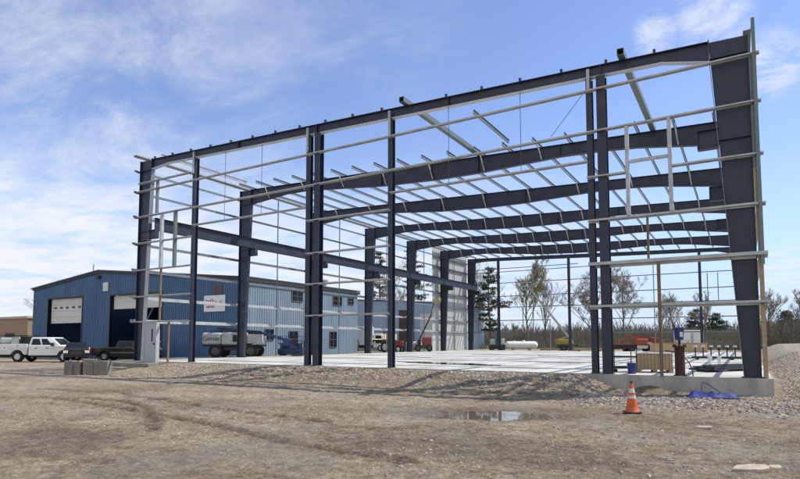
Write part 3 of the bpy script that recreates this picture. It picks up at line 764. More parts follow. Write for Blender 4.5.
def pickup(name, label, loc, rz, m, cap=True, group=None):
    r = thing(name, label, 'pickup truck', loc, rz, group); L_, hw = 5.9, .98; ws = (1.25, 4.85); wr = .42
    out = arch_outline(0, L_, .50, 1.15, ws, .52, [(L_, 1.02), (L_-.15, 1.16), (4.45, 1.26), (4.4, 1.28), (0, 1.28)])
    body = MB().prism(out, 1, -hw, hw).build('body', m, r, False, .04)
    MB().box(.12, 2.15, -hw+.12, hw-.12, 1.285, 1.30).build('bed_liner', M_black, body)
    for y_ in (-1, 1):
        for k in range(2): MB().box(2.95+k*.95, 3.15+k*.95, y_*(hw+.004)-.012, y_*(hw+.004)+.012, 1.08, 1.12).build('door_handle', M_chrome, body)
        MB().box(2.3, 4.3, y_*(hw-.02)-.06, y_*(hw-.02)+.06, .40, .48).build('side_step', M_black, r)
        MB().box(4.15, 4.30, y_*(hw+.12)-.11, y_*(hw+.12)+.11, 1.25, 1.50).build('wing_mirror', M_black, r)
    for y_ in (-1, 1):
        tm = MB(); tm.box(1.85, 4.25, y_*(hw+.006)-.010, y_*(hw+.006)+.010, .74, .82); tm.box(.05, 4.4, y_*(hw+.004)-.008, y_*(hw+.004)+.008, 1.235, 1.265); tm.build('side_trim', M_wheel2, body)
    cabin(r, m, 2.25, 4.75, 1.25, 1.92, hw-.05, .20, .75, ((.06, .40), (.45, .74)))
    ends(r, L_, hw, .50, 1.2)
    MB().box(.3, L_-.4, -.6, .6, .34, .51).build('chassis', M_black, r)
    for wx in ws:
        for y_ in (-1, 1): wheel(r, wx, y_*(hw-.14), wr, .27, y_)
    MB().box(L_+.005, L_+.03, -.55, .55, .78, 1.08).build('grille', M_black, r)
    return r
gr = lambda x, y: base_h(x, y)
HD = R(31)
pickup('pickup_truck', 'black crew-cab pickup with silver wheels parked before the open garage', (-23.6, 11.8, gr(-22, 12)), HD, M_blackp)
# white service truck
st = thing('service_truck', 'white crew-cab service truck with tool-box body and equipment on its back', 'service truck', (-28.5, 5.9, gr(-26, 7)), HD); st.scale = (1.1, 1.1, 1.1)
L_, hw = 6.7, 1.0
out = arch_outline(2.75, L_, .55, 1.2, (5.65,), .54, [(L_, 1.10), (L_-.15, 1.26), (5.3, 1.36), (2.75, 1.38)])
bd = MB().prism(out, 1, -hw, hw).build('body', M_white, st, False, .04)
for y_ in (-1, 1):
    for k in range(2): MB().box(3.25+k*.95, 3.47+k*.95, y_*(hw+.004)-.012, y_*(hw+.004)+.012, 1.12, 1.17).build('door_handle', M_black, bd)
    MB().box(4.7, 4.86, y_*(hw+.13)-.12, y_*(hw+.13)+.12, 1.32, 1.58).build('wing_mirror', M_black, st)
cabin(st, M_white, 2.72, 5.35, 1.34, 2.04, hw-.05, .12, .85, ((.08, .40), (.45, .74)))
out = arch_outline(-.3, 2.65, .62, 1.5, (1.85,), .55)
ub = MB().prism(out, 1, -hw-.05, hw+.05).build('utility_body', M_whited, st, False, .02)
for y_ in (-1, 1):
    for x0, x1, z0, z1 in ((-.22, .45, .72, 1.4), (.5, 1.2, .95, 1.4), (1.25, 2.55, 1.2, 1.45)):
        dd = MB().box(x0, x1, y_*(hw+.055)-.012, y_*(hw+.055)+.012, z0, z1).build('locker_door', M_white, ub)
        MB().box((x0+x1)/2-.04, (x0+x1)/2+.04, y_*(hw+.075)-.012, y_*(hw+.075)+.012, (z0+z1)/2-.04, (z0+z1)/2+.04).build('latch', M_dark, dd)
MB().box(-.2, L_-.3, -.55, .55, .40, .60).build('chassis', M_black, st)
eq = MB(); eq.tube((.1, -.3, 1.78), (1.0, -.3, 1.78), .25, .25, 14); eq.tube((.05, -.3, 1.78), (.1, -.3, 1.78), .15, .25, 14); eq.box(1.15, 1.75, -.7, .1, 1.5, 2.05); eq.build('air_compressor', M_lift, st)
eq = MB()
for x in (-.2, 2.0, 2.5): eq.box(x, x+.06, -.9, -.84, 1.5, 2.15); eq.box(x, x+.06, .84, .9, 1.5, 2.15)
eq.box(-.2, 2.56, -.9, -.84, 2.15, 2.2); eq.box(-.2, 2.56, .84, .9, 2.15, 2.2); eq.build('ladder_rack', M_black, st)
eq = MB(); eq.box(1.9, 2.5, -.75, .7, 1.5, 2.1); eq.build('welder_box', M_black, st)
MB().box(L_+.02, L_+.18, -hw, hw, .55, .83).build('bumper', M_chrome, st, bevel=.03)
for y_ in (-1, 1): MB().box(L_-.03, L_+.03, y_*.8-.17, y_*.8+.17, .98, 1.2).build('headlight', M_lamp, st)
for wx in (1.85, 5.65):
    for y_ in (-1, 1): wheel(st, wx, y_*(hw-.14), .45, .28, y_)
# trailer left of it
tr = thing('utility_trailer', 'white low-sided trailer standing at the tail of the service truck', 'trailer', (-33.6, 3.6, gr(-30, 4)), HD)
MB().box(0, 3.6, -.95, .95, .55, 1.42).build('trailer_box', M_whited, tr, bevel=.02)
MB().bar((3.6, 0, .58), (4.5, 0, .50), .12, .1).build('drawbar', M_black, tr)
for y_ in (-1, 1): wheel(tr, 2.7, y_*.84, .40, .24, y_)
# dark suv facing the camera
sv = thing('dark_suv', 'dark grey sport utility vehicle facing forward before the white truck cab', 'car', (-22.3, 9.2, gr(-19, 8)), R(-30))
L_, hw = 4.7, .95
bd = MB().prism(arch_outline(0, L_, .45, 1.1, (.95, 3.75), .46, [(L_, 1.02), (L_-.10, 1.12), (3.5, 1.20), (0, 1.20)]), 1, -hw, hw).build('body', M_suv, sv, False, .05)
cabin(sv, M_suv, .05, 3.55, 1.17, 1.66, hw-.05, .35, .85, ((.08, .36), (.40, .74)))
ends(sv, L_, hw, .42, 1.0, M_suv)
MB().box(L_+.005, L_+.03, -.45, .45, .62, .88).build('grille', M_dark, sv)
for wx in (.95, 3.75):
    for y_ in (-1, 1): wheel(sv, wx, y_*(hw-.13), .37, .24, y_)
pickup('pickup_truck', 'white pickup half hidden behind the black pickup at the garage', (-24.2, 16.0, gr(-22, 15)), HD+.05, M_whited)
pickup('pickup_truck', 'grey pickup parked far back beside the low blue shed', (-13.4, 39.6, -.2), R(-60), M_blackp)
bv = thing('box_truck', 'white box truck parked between the blue building and the low shed', 'truck', (-14.6, 39.9, -.2), R(30))
MB().box(0, 3.6, -1.05, 1.05, .8, 3.2).build('cargo_box', M_white, bv, bevel=.03)
cabin(bv, M_white, 3.65, 5.3, .9, 2.3, 1.0, .05, .5, ((.2, .8),))
MB().box(.1, 5.2, -.5, .5, .45, .8).build('chassis', M_black, bv)
MB().box(3.65, 5.5, -.98, .98, .5, .95).build('cab_base', M_white, bv, bevel=.03)
for wx in (.9, 4.6):
    for y_ in (-1, 1): wheel(bv, wx, y_*.86, .42, .26, y_)

# ------------------------------------------------------------------ concrete blocks by the yard
for x, y, w, d, h, rz, lb in ((1.98, -4.80, .40, .5, .72, .10, 'mossy grey concrete block, leftmost of the row before the pickup'), (2.32, -4.55, .36, .5, .70, -.08, 'grey concrete block second from the left in the short row'),
                        (2.75, -4.30, .50, .5, .80, .25, 'broken concrete block with a pale chipped top in the short row'), (3.30, -3.98, .66, .5, .70, .05, 'widest concrete block, rightmost of the row beside the door pad')):
    o = MB().box(-w/2, w/2, -d/2, d/2, 0, h).build('concrete_block', mat('block_concrete', (.20, .18, .15), .9, 0, .3, 3, bump=.5, bscale=9), None, bevel=.04)
    o.location = (x, y, ground_h(x, y)-.03); o.rotation_euler = (0, 0, rz+.52); tag(o, lb, 'concrete block', 'concrete blocks in a row')

# ------------------------------------------------------------------ lifts and machines
def boomlift():
    r = thing('boom_lift', 'grey articulated boom lift with Genie lettering parked behind the left columns', 'boom lift', (-4.9, 9.3, -.1), R(31)); r.scale = (1, 1, .93)
    MB().box(.55, 3.9, -.75, .75, .55, .85).build('chassis', M_dark, r, bevel=.04)
    for x in (.9, 3.5):
        for y_ in (-1, 1): wheel(r, x, y_*.95, .52, .38, y_, M_wheel)
    MB().tube((2.2, 0, .85), (2.2, 0, 1.0), .55, .55, 18).build('turntable', M_black, r)
    c = MB().box(-.15, 1.25, -1.02, 1.02, 1.02, 1.98).build('counterweight', M_lift, r, bevel=.14)
    h = MB(); h.box(1.28, 3.15, -1.0, -.30, 1.02, 2.0); h.box(1.28, 3.15, .30, 1.0, 1.02, 2.0); hd = h.build('engine_hood', M_lift, r, bevel=.10)
    MB().box(2.15, 2.45, -1.02, -1.004, 1.25, 1.8).build('hood_opening', M_black, hd); MB().box(2.47, 2.75, -1.02, -1.004, 1.25, 1.8).build('hood_label', M_white, hd)
    h = MB(); h.box(3.2, 4.25, -.95, -.2, 1.1, 1.85); h.box(3.3, 4.2, .2, .95, 1.1, 1.85); h.build('fuel_tank', M_lift, r, bevel=.06)
    MB().box(-.12, 4.2, -.9, .9, .88, 1.02).build('turntable_deck', M_black, r)
    b = MB(); b.bar((.2, 0, 1.95), (1.0, 0, 2.15), .3, .35); b.box(.6, 1.0, -.25, .25, 1.9, 2.3); b.build('boom_pivot', M_gblue, r)
    MB().bar((.7, 0, 2.28), (4.0, 0, 1.98), .26, .30).build('boom', M_dark, r)
    MB().bar((3.9, 0, 1.98), (6.3, 0, 1.30), .22, .24).build('boom_extension', M_gblue, r)
    b = MB(); b.box(5.7, 6.1, -.18, .18, .95, 1.5); b.bar((5.9, 0, 1.2), (6.6, 0, .75), .16, .2); b.build('jib', M_gblue, r)
    b = MB()
    b.box(6.4, 7.3, -1.0, 1.0, .15, .22)
    for x, y_ in ((6.42, -.98), (6.42, .98), (7.28, -.98), (7.28, .98), (6.42, 0), (7.28, 0)): b.tube((x, y_, .2), (x, y_, 1.3), .03, .03, 6)
    for z in (.75, 1.3): b.path([(6.42, -.98, z), (7.28, -.98, z), (7.28, .98, z), (6.42, .98, z), (6.42, -.98, z)], .03)
    b.build('basket', M_black, r)
    tcv = bpy.data.curves.new('lettering', 'FONT'); tcv.body = 'Genie'; tcv.size = .52; tcv.extrude = .006; tcv.align_x = 'CENTER'
    to = bpy.data.objects.new('lettering', tcv); me = None
    COL.objects.link(to); bpy.context.view_layer.update()
    me = bpy.data.meshes.new_from_object(to.evaluated_get(bpy.context.evaluated_depsgraph_get())); COL.objects.unlink(to); bpy.data.objects.remove(to)
    me.materials.clear(); me.materials.append(M_navytx)
    t = bpy.data.objects.new('lettering', me); COL.objects.link(t); t.parent = c; t.location = (.53, -1.032, 1.34); t.rotation_euler = (math.pi/2, 0, 0)
    return r
boomlift()
def scissor(label, loc, rz, m, mast=False, name='scissor_lift', h=1.05, rail=M_gblue):
    r = thing(name, label, 'lift', loc, rz)
    MB().box(-.95, .95, -.42, .42, .16, .62).build('chassis', m, r, bevel=.03)
    for x in (-.62, .62):
        for y_ in (-1, 1): wheel(r, x, y_*.36, .2, .14, y_, M_wheel)
    b = MB()
    for z in (.68, .80, .92):
        for y_ in (-.3, .3): b.bar((-.8, y_, z-.05), (.8, y_, z+.05), .05, .07); b.bar((-.8, y_, z+.05), (.8, y_, z-.05), .05, .07)
    b.build('scissor_arms', M_dark, r)
    MB().box(-.95, .95, -.42, .42, .98, 1.06).build('platform', m, r)
    b = MB()
    for x in (-.92, -.3, .3, .92):
        for y_ in (-.4, .4): b.tube((x, y_, 1.06), (x, y_, 1.06+h), .022, .022, 6)
    for z in (1.06+h/2, 1.06+h): b.path([(-.92, -.4, z), (.92, -.4, z), (.92, .4, z), (-.92, .4, z), (-.92, -.4, z)], .022)
    b.build('guard_rail', rail, r)
    return r
sl = scissor('low blue scissor lift folded down before the pale side wall', (.2, 13.4, -.10), R(31), M_gblue, h=.55); sl.location = (-1.2, 14.4, -.10)
# vertical mast lift behind the rear wall
ml = thing('mast_lift', 'blue vertical mast lift with dark base standing left of the white gas tank', 'lift', (2.55, 49.6, -.12), R(31))
MB().box(-1.0, 1.0, -.5, .5, .2, .8).build('base', M_dark, ml, bevel=.05)
for x in (-.7, .7):
    for y_ in (-1, 1): wheel(ml, x, y_*.42, .26, .18, y_, M_wheel)
MB().box(-.12, .22, -.18, .18, .8, 2.6).build('mast', M_gblue, ml, bevel=.02)
MB().box(-.9, -.35, -.35, .35, .8, 1.5).build('battery_box', M_lift, ml, bevel=.05); MB().box(.55, .95, -.35, .35, .8, 1.6).build('control_box', M_whited, ml, bevel=.05)
# gas tank
gt = thing('gas_tank', 'long white horizontal gas tank with rounded ends behind the rear wall', 'tank', (4.55, 53.2, -.12), R(31))
b = MB(); prof = []
for k in range(9): a = math.pi/2*k/8; prof.append((.50*math.sin(a)+.0001, -1.75-.45*math.cos(a)))
for k in range(9): a = math.pi/2*k/8; prof.append((.50*math.cos(a)+.0001, 1.75+.45*math.sin(a)))
b.lathe(prof, 24); b.xf(Matrix.Translation((0, 0, .72)) @ Matrix.Rotation(math.pi/2, 4, 'Y')); b.build('tank_shell', M_white, gt, True)
for x in (-1.1, 1.1):
    MB().box(x-.12, x+.12, -.45, .45, 0, .35).build('saddle', M_conc, gt)
MB().tube((.3, 0, 1.2), (.3, 0, 1.38), .22, .2, 14).build('valve_dome', M_white, gt); MB().tube((-.9, 0, 1.2), (-.9, 0, 1.33), .10, .1, 10).build('manhole', M_white, gt)
# red boom lift inside the left wall
rl = thing('telehandler', 'red telescopic boom machine with a yellow basket raised along the left wall', 'boom lift', (.55, 33.4, 0), R(31))
MB().box(-1.2, 1.2, -.7, .7, .35, .75).build('chassis', M_dark, rl, bevel=.04)
for x in (-.85, .85):
    for y_ in (-1, 1): wheel(rl, x, y_*.75, .42, .3, y_, M_wheel)
MB().box(-.2, 1.15, -.75, .75, .76, 1.65).build('engine_hood', M_red, rl, bevel=.1)
b = MB(); b.box(-.9, -.4, -.3, .3, .76, 1.35); b.build('boom_pivot', M_dark, rl)
MB().bar((-.7, 0, 1.25), (1.15, 0, 4.3), .2, .24, (0, 1, 0)).build('boom', M_dark, rl)
MB().bar((1.12, 0, 4.26), (1.55, 0, 5.75), .12, .14, (0, 1, 0)).build('jib', M_dark, rl)
b = MB(); b.box(1.45, 2.6, -.4, .4, 5.75, 5.83)
for x in (1.47, 2.02, 2.58):
    for y_ in (-.38, .38): b.tube((x, y_, 5.8), (x, y_, 6.2), .025, .025, 5)
for z in (6.2,): b.path([(1.47, -.38, z), (2.58, -.38, z), (2.58, .38, z), (1.47, .38, z), (1.47, -.38, z)], .03)
b.build('basket', M_yellow, rl); rl.scale = (.72, .72, .92)
# red tractor
rt = thing('tractor', 'red tractor with a white roofed cab parked outside the left wall', 'tractor', (-1.9, 30.6, -.1), R(10))
MB().box(.3, 1.9, -.42, .42, .75, 1.4).build('engine_hood', M_red, rt, bevel=.08)
MB().box(-.6, .5, -.5, .5, .6, 1.0).build('chassis', M_dark, rt, bevel=.04)
b = MB(); b.box(-.95, .05, -.95, -.55, 1.05, 1.55); b.box(-.95, .05, .55, .95, 1.05, 1.55); b.build('mudguard', M_red, rt, bevel=.06)
b = MB()
for x in (-.7, .3):
    for y_ in (-.6, .6): b.tube((x, y_, 1.0), (x, y_, 2.35), .04, .04, 6)
b.build('cab_post', M_black, rt)
MB().box(-.85, .45, -.75, .75, 2.35, 2.5).build('cab_roof', M_red, rt, bevel=.04)
for y_ in (-1, 1): wheel(rt, -.45, y_*.78, .68, .36, y_, M_whited); wheel(rt, 1.45, y_*.66, .42, .24, y_, M_whited)
rt.scale = (.75, .75, .9)
tk = thing('storage_tank', 'grey cylindrical tank lying beside the red tractor', 'tank', (-1.35, 34.6, -.1), R(31))
b = MB(); b.tube((-.8, 0, .7), (.8, 0, .7), .48, .48, 20); b.tube((.8, 0, .7), (.9, 0, .7), .48, .3, 20); b.tube((-.9, 0, .7), (-.8, 0, .7), .3, .48, 20); b.build('tank_shell', M_lift, tk, True)
for x in (-.5, .5): MB().box(x-.08, x+.08, -.4, .4, 0, .3).build('saddle', M_dark, tk)
cv = thing('covered_trailer', 'dark trailer under a pale tan pitched cover behind the left columns', 'trailer', (-10.2, 42.4, -.2), R(31))
MB().box(-1.5, 1.5, -.9, .9, .5, 1.5).build('trailer_bed', M_black, cv, bevel=.03)
MB().prism([(-1.05, 1.5), (1.05, 1.5), (.1, 2.25), (-.1, 2.25)], 0, -1.6, 1.6).build('cover', M_ltan, cv)
for y_ in (-1, 1): wheel(cv, 0, y_*.86, .36, .22, y_)
# yellow boom lift at the rear
yl = thing('boom_lift', 'small yellow boom lift with a long grey boom raised behind the rear wall', 'boom lift', (11.5, 50.6, -.12), R(31))
MB().box(-1.3, 1.0, -.7, .7, .4, .8).build('chassis', M_dark, yl, bevel=.04)
for x in (-.85, .75):
    for y_ in (-1, 1): wheel(yl, x, y_*.75, .42, .28, y_, M_wheel)
b = MB(); b.box(-1.4, .3, -.6, .6, .85, 1.45); b.build('engine_hood', M_yellow, yl, bevel=.08)
MB().bar((.6, 0, 1.0), (-4.6, 0, 7.6), .22, .24, (0, 1, 0)).build('boom', M_lift, yl)
b = MB(); b.bar((-1.7, 0, 1.25), (-.3, 0, 1.75), .3, .2); b.build('boom_rest', M_yellow, yl)
b = MB(); b.box(-5.6, -4.5, -.4, .4, 7.55, 7.6)
for x in (-5.58, -4.52):
    for y_ in (-.38, .38): b.tube((x, y_, 7.6), (x, y_, 8.5), .02, .02, 5)
for z in (8.05, 8.5): b.path([(-5.58, -.38, z), (-4.52, -.38, z), (-4.52, .38, z), (-5.58, .38, z), (-5.58, -.38, z)], .02)
b.build('basket', M_lift, yl)
# orange lift
ol = thing('boom_lift', 'orange boom lift with red counterweight folded low behind the slab', 'boom lift', (19.6, 49.6, -.12), R(31))
MB().box(-1.4, 1.6, -.75, .75, .38, .75).build('chassis', M_whited, ol, bevel=.04)
for x in (-1.1, 1.2):
    for y_ in (-1, 1): wheel(ol, x, y_*.8, .42, .3, y_, M_wheel)
MB().box(1.0, 2.1, -.8, .8, .8, 1.65).build('counterweight', M_red, ol, bevel=.08)
b = MB(); b.box(-.5, .98, -.75, .75, .8, 1.5); b.build('engine_hood', M_orange, ol, bevel=.1)
b = MB(); b.bar((.9, 0, 1.62), (-1.4, 0, 1.75), .26, .26); b.bar((-1.4, 0, 1.72), (-2.35, 0, .7), .2, .2, (0, 1, 0)); b.build('boom', M_orange, ol)
b = MB(); b.box(-2.6, -1.7, -.7, .7, .3, .36)
for x in (-2.58, -1.72):
    for y_ in (-.68, 0, .68): b.tube((x, y_, .36), (x, y_, 1.35), .03, .03, 5)
for z in (.85, 1.35): b.path([(-2.58, -.68, z), (-1.72, -.68, z), (-1.72, .68, z), (-2.58, .68, z), (-2.58, -.68, z)], .03)
b.build('basket', M_orange, ol)

# ------------------------------------------------------------------ timber, panels and things on the slab
def lumber(label, loc, rz, L_, rows, cols, m, bw=.14, bh=.09):
    r = thing('lumber_stack', label, 'lumber', loc, rz, 'lumber stacks behind the slab'); rn = random.Random(len(label))
    b = MB()
    for q in range(2): b.box(-L_*.3+q*L_*.6-.06, -L_*.3+q*L_*.6+.06, -cols*bw/2, cols*bw/2, 0, .12)
    b.build('bearer', M_woodd, r)
    b = MB()
    for i in range(rows):
        for j in range(cols):
            o = rn.uniform(-.25, .25); b.box(-L_/2+o, L_/2+o*.6, (j-cols/2)*bw+.006, (j-cols/2+1)*bw-.006, .12+i*bh+.003, .12+(i+1)*bh-.003)
    b.build('boards', m, r)
lumber('long low stack of weathered boards left of the yellow lift', (10.6, 49.6, -.12), R(31), 4.2, 3, 6, M_wood)
lumber('long stack of reddish boards right of the yellow lift base', (14.0, 50.2, -.12), R(31), 4.4, 6, 5, M_woodd)
lumber('short stack of pale boards on the rear edge of the slab', (15.2, 44.6, 0.0), R(24), 3.2, 3, 6, M_wood)
fp = thing('formwork_panel', 'long tan plywood formwork box lying across the rear of the slab', 'plywood box', (24.6, 43.4, 0), R(20))
MB().box(-2.6, 2.3, -.25, .25, .05, .88).build('plywood_side', M_ply, fp)
b = MB(); b.box(-2.65, 2.35, -.31, .31, .0, .05); b.box(-2.65, 2.35, -.31, .31, .88, .94); b.build('edge_board', M_wood, fp)
pp = MB().prism([(0, 0), (.5, 0), (.42, .35), (.18, .72), (-.15, 1.0), (-.25, .98), (.05, .68)], 1, 0, .9).build('bent_plywood', mat('pale_plywood', (.62, .44, .30), .7), None)
pp.location = (21.9, 43.8, 0); pp.rotation_euler = (0, 0, R(28)); tag(pp, 'curved pale plywood offcut beside the formwork box', 'plywood')
ws = thing('storage_trailer', 'small white storage trailer behind the long plywood box', 'trailer', (24.2, 60.3, .15), R(31))
MB().box(-1.6, 1.2, -1, 1, .5, 2.35).build('trailer_box', M_white, ws, bevel=.03)
MB().box(-.45, -.1, -1.02, -1.001, .7, 2.0).build('door', M_lift, ws)
for y_ in (-1, 1): wheel(ws, 0, y_*.9, .36, .22, y_)
MB().bar((-1.6, 0, .6), (-2.4, 0, .45), .1, .1).build('drawbar', M_black, ws)
# wheeled cart
ct = thing('tool_cart', 'black wheeled shelf cart standing on the slab beside the pallet crate', 'cart', (26.15, 1.5, 0), R(31))
for x in (-.40, .40):
    for y_ in (-.25, .25): MB().tube((x, y_, .12), (x, y_, .99), .018, .018, 6).build('upright', M_dark, ct)
for z, h in ((.14, .07), (.52, .05), (.84, .14)): MB().box(-.42, .42, -.27, .27, z, z+h).build('shelf', M_black, ct)
for x in (-.34, .34):
    for y_ in (-.2, .2): MB().tube((x, y_-.02, .065), (x, y_+.02, .065), .065, .065, 12).build('caster', M_tire, ct)
def bucket(label, loc, up=True, h=.36):
    r = thing('bucket', label, 'bucket', loc, .4)
    p = [(.001, 0), (.125, 0), (.152, h-.05), (.160, h-.045), (.160, h), (.15, h), (.145, h-.04), (.12, .015), (.001, .015)]
    b = MB(); b.lathe(p, 20)
    if not up: b.xf(Matrix.Translation((0, 0, h)) @ Matrix.Rotation(math.pi, 4, 'X'))
    b.build('pail', M_bblue, r, True)
    b = MB(); zz = h*.8 if up else h*.2; b.path([(.158*math.cos(a), .158*math.sin(a)-.01, zz-(.20*math.sin(a/1.0) if up else .0)*0 - .12*abs(math.sin(a))) for a in [math.pi*k/10 for k in range(11)]], .006, 5); b.build('handle', M_chrome, r)
    return r
bucket('dark blue pail standing on the slab between cart and crate', (26.62, .42, 0))
pc = thing('pallet_crate', 'low wooden slatted crate with white cover on a pallet', 'crate', (27.12, 1.95, 0), R(12))
b = MB()
for y_ in (-.35, 0, .35):
    for x in (-.52, 0, .52): b.box(x-.07, x+.07, y_-.05, y_+.05, 0, .1)
b.box(-.6, .6, -.42, .42, .1, .125); b.build('pallet', M_wood, pc)
b = MB()
for k in range(10): b.box(-.57+k*.115, -.57+k*.115+.103, -.40, -.378, .127, .66); b.box(-.57+k*.115, -.57+k*.115+.103, .378, .40, .127, .66)
for k in range(7): b.box(-.572, -.55, -.375+k*.108, -.375+k*.108+.097, .127, .66); b.box(.558, .58, -.375+k*.108, -.375+k*.108+.097, .127, .66)
b.build('slatted_sides', M_wood, pc)
MB().box(-.6, .6, -.43, .43, .662, .70).build('cover', M_whited, pc, bevel=.01)
MB().box(-.545, .553, -.372, .372, .127, .6).build('contents', M_woodd, pc)
# red pipe post with upturned bucket
rp = thing('pipe_post', 'dark red flanged pipe post standing at the slab edge', 'post', (28.13, .05, 0))
b = MB(); b.lathe([(.001, 0), (.19, 0), (.19, .025), (.150, .028), (.150, .90), (.21, .905), (.21, .955), (.12, .96), (.001, .96)], 22); b.build('pipe', M_redp, rp, True)
b = MB()
for k in range(8): a = k*math.pi/4; b.tube((.18*math.cos(a), .18*math.sin(a), .95), (.18*math.cos(a), .18*math.sin(a), 1.0), .02, .02, 6)
b.build('bolts', M_redp, rp)
MB().tube((0, 0, .95), (0, 0, 1.14), .035, .035, 10).build('spindle', M_redp, rp)
ub_ = bucket('dark blue pail balanced on top of the red pipe post', (28.13, .05, 1.14), True, .40)
b = MB(); b.box(-.05, .05, -.163, -.157, .1, .26); lab = b.build('white_mark', M_whited, ub_); lab.rotation_euler = (0, 0, .1)
hs_ = MB(); pts = []
for k in range(15):
    t = k/14; pts.append((28.0+.62*t, .62-.75*t, .02+.72*(1-t)**.5*(1 if t < 1 else 0)+.0))
hs_.path([(27.66, .3, .80), (28.0, .30, .74), (28.22, .28, .62), (28.38, .2, .42), (28.47, .1, .2), (28.50, 0, .012), (28.5, -.1, .012)], .018, 7)
tag(hs_.build('hose', M_black, None, True), 'black hose curving down from the timber stud to the slab edge', 'hose')
def pvc(x, y, h, lb): tag(MB().lathe([(.001, 0), (.07, 0), (.07, h-.1), (.085, h-.1), (.085, h), (.06, h), (.06, h-.08), (.001, h-.08)], 14, (x, y, 0)).build('drain_pipe', M_white, None, True), lb, 'pipe', 'white drain pipes rising from the slab')
pvc(28.63, 7.9, .46, 'white plastic drain pipe standing up from the slab, left of two'); pvc(28.98, 8.1, .48, 'white plastic drain pipe standing up from the slab, right of two')
def bars(label, loc, rz, L_, n, coil=False):
    r = thing('steel_bundle', label, 'steel bundle', loc, rz, 'dark steel bundles on the slab'); rn = random.Random(int(L_*10))
    b = MB(); b.box(-L_*.35-.05, -L_*.35+.05, -.4, .4, 0, .07); b.box(L_*.35-.05, L_*.35+.05, -.4, .4, 0, .07); b.build('bearer', M_black, r)
    b = MB()
    for k in range(n):
        o = rn.uniform(-.2, .2); y_ = -.36+.72*(k % 5)/4; z = .10+.07*(k//5); b.bar((-L_/2+o, y_, z), (L_/2+o, y_+rn.uniform(-.05, .05), z), .10, .055)
    b.build('steel_bars', M_dark, r)
    return r
bars('near bundle of dark steel bars on the slab beside the right column', (29.15, 3.9, 0), R(62), 2.4, 12)
r2 = bars('far bundle of dark steel bars under a row of white capped pegs', (28.4, 18.6, 0), R(8), 2.6, 9)
for k in range(6):
    x = -1.0+k*.42; pg = MB().tube((x, .1, .16), (x, .1, .75), .035, .035, 6).build('peg', M_black, r2)
    MB().tube((x, .1, .75), (x, .1, .86), .11, .09, 10).build('peg_cap', M_whited, pg)
# blue tarp and conduit before the foundation
def tarp():
    b = MB(); nx, ny = 30, 8; v = []
    for j in range(ny+1):
        for i in range(nx+1):
            s_, t = i/nx, j/ny; x = -.68+1.36*s_; y = -.22+.52*t
            edge = min(s_, 1-s_, .12)/.12*min(t, 1-t, .25)/.25
            z = edge*(.15*(1-.65*s_)+.07*fbm(x, y, 5, 4, 2)+.03*math.sin(17*t+9*s_))
            v.append((x, y*(1-.45*s_), z+.01))
    b.add(v, [(j*(nx+1)+i, j*(nx+1)+i+1, (j+1)*(nx+1)+i+1, (j+1)*(nx+1)+i) for j in range(ny) for i in range(nx)])
    o = b.build('tarp', M_tarp, None, True); o.location = (29.12, -1.75, ground_h(29.1, -1.75)+.015); o.rotation_euler = (0, 0, R(14)); tag(o, 'crumpled bright blue plastic sheet on the rubble below the foundation', 'tarp')
tarp()
cd = MB(); cd.path([(28.75, -.45, -.55), (28.74, -.36, -.25), (28.78, -.3, -.16), (28.9, -.34, -.2), (29.1, -.55, -.33), (29.28, -.85, -.42), (29.35, -1.2, -.50)], .014, 7)
tag(cd.build('conduit', mat('conduit_blue', (.06, .08, .22), .5), None, True), 'thin blue conduit looping out of the ground at the foundation', 'conduit')
# cone
cz = ground_h(27.7, -6.55)-.0
cn = thing('traffic_cone', 'orange traffic cone with two white bands on the dirt before the foundation', 'traffic cone', (27.7, -6.55, cz+.0), .35); cn.scale = (.92, .92, .86)
MB().box(-.19, .19, -.19, .19, 0, .035).build('base', M_black, cn, bevel=.012)
MB().lathe([(.165, .035), (.15, .06), (.128, .20), (.098, .37), (.086, .45), (.073, .52), (.053, .63), (.032, .76), (.030, .775), (.001, .776)], 24).build('cone_body', M_cone, cn, True)
for (r0, z0), (r1, z1) in (((.098, .37), (.086, .45)), ((.073, .52), (.053, .63))): MB().lathe([(r0-.004, z0), (r0+.003, z0), (r1+.003, z1), (r1-.004, z1)], 24).build('reflective_band', M_refl, cn, True)
b = MB(); b.lathe([(.0325, .76), (.03, .80), (.012, .82), (.001, .82)], 16); b.build('tip', M_black, cn, True)
# flat stones
def slabstone(x, y, a, b_, h, rz, seed, label):
    rn = random.Random(seed); n = 9
    pts = [(a*(.8+.3*rn.random())*math.cos(2*math.pi*k/n), b_*(.8+.3*rn.random())*math.sin(2*math.pi*k/n)) for k in range(n)]
    o = MB().prism(pts, 2, 0, h).build('flat_stone', mat('flat_stone_tan', (.42, .35, .26), .9, 0, .25, 6, bump=.4), None, bevel=.008)
    o.location = (x, y, ground_h(x, y)-.005); o.rotation_euler = (R(3), R(-4), rz); tag(o, label, 'stone', 'flat stones lying on the dirt')
slabstone(29.92, -11.75, .26, .13, .05, .5, 1, 'largest flat tan stone on the dirt at lower right')
slabstone(30.18, -11.35, .10, .07, .04, 1.2, 2, 'small tan stone beside the largest flat stone')
slabstone(29.2, -8.1, .16, .09, .04, .2, 3, 'pale flat stone right of the cone, far from the largest stone')

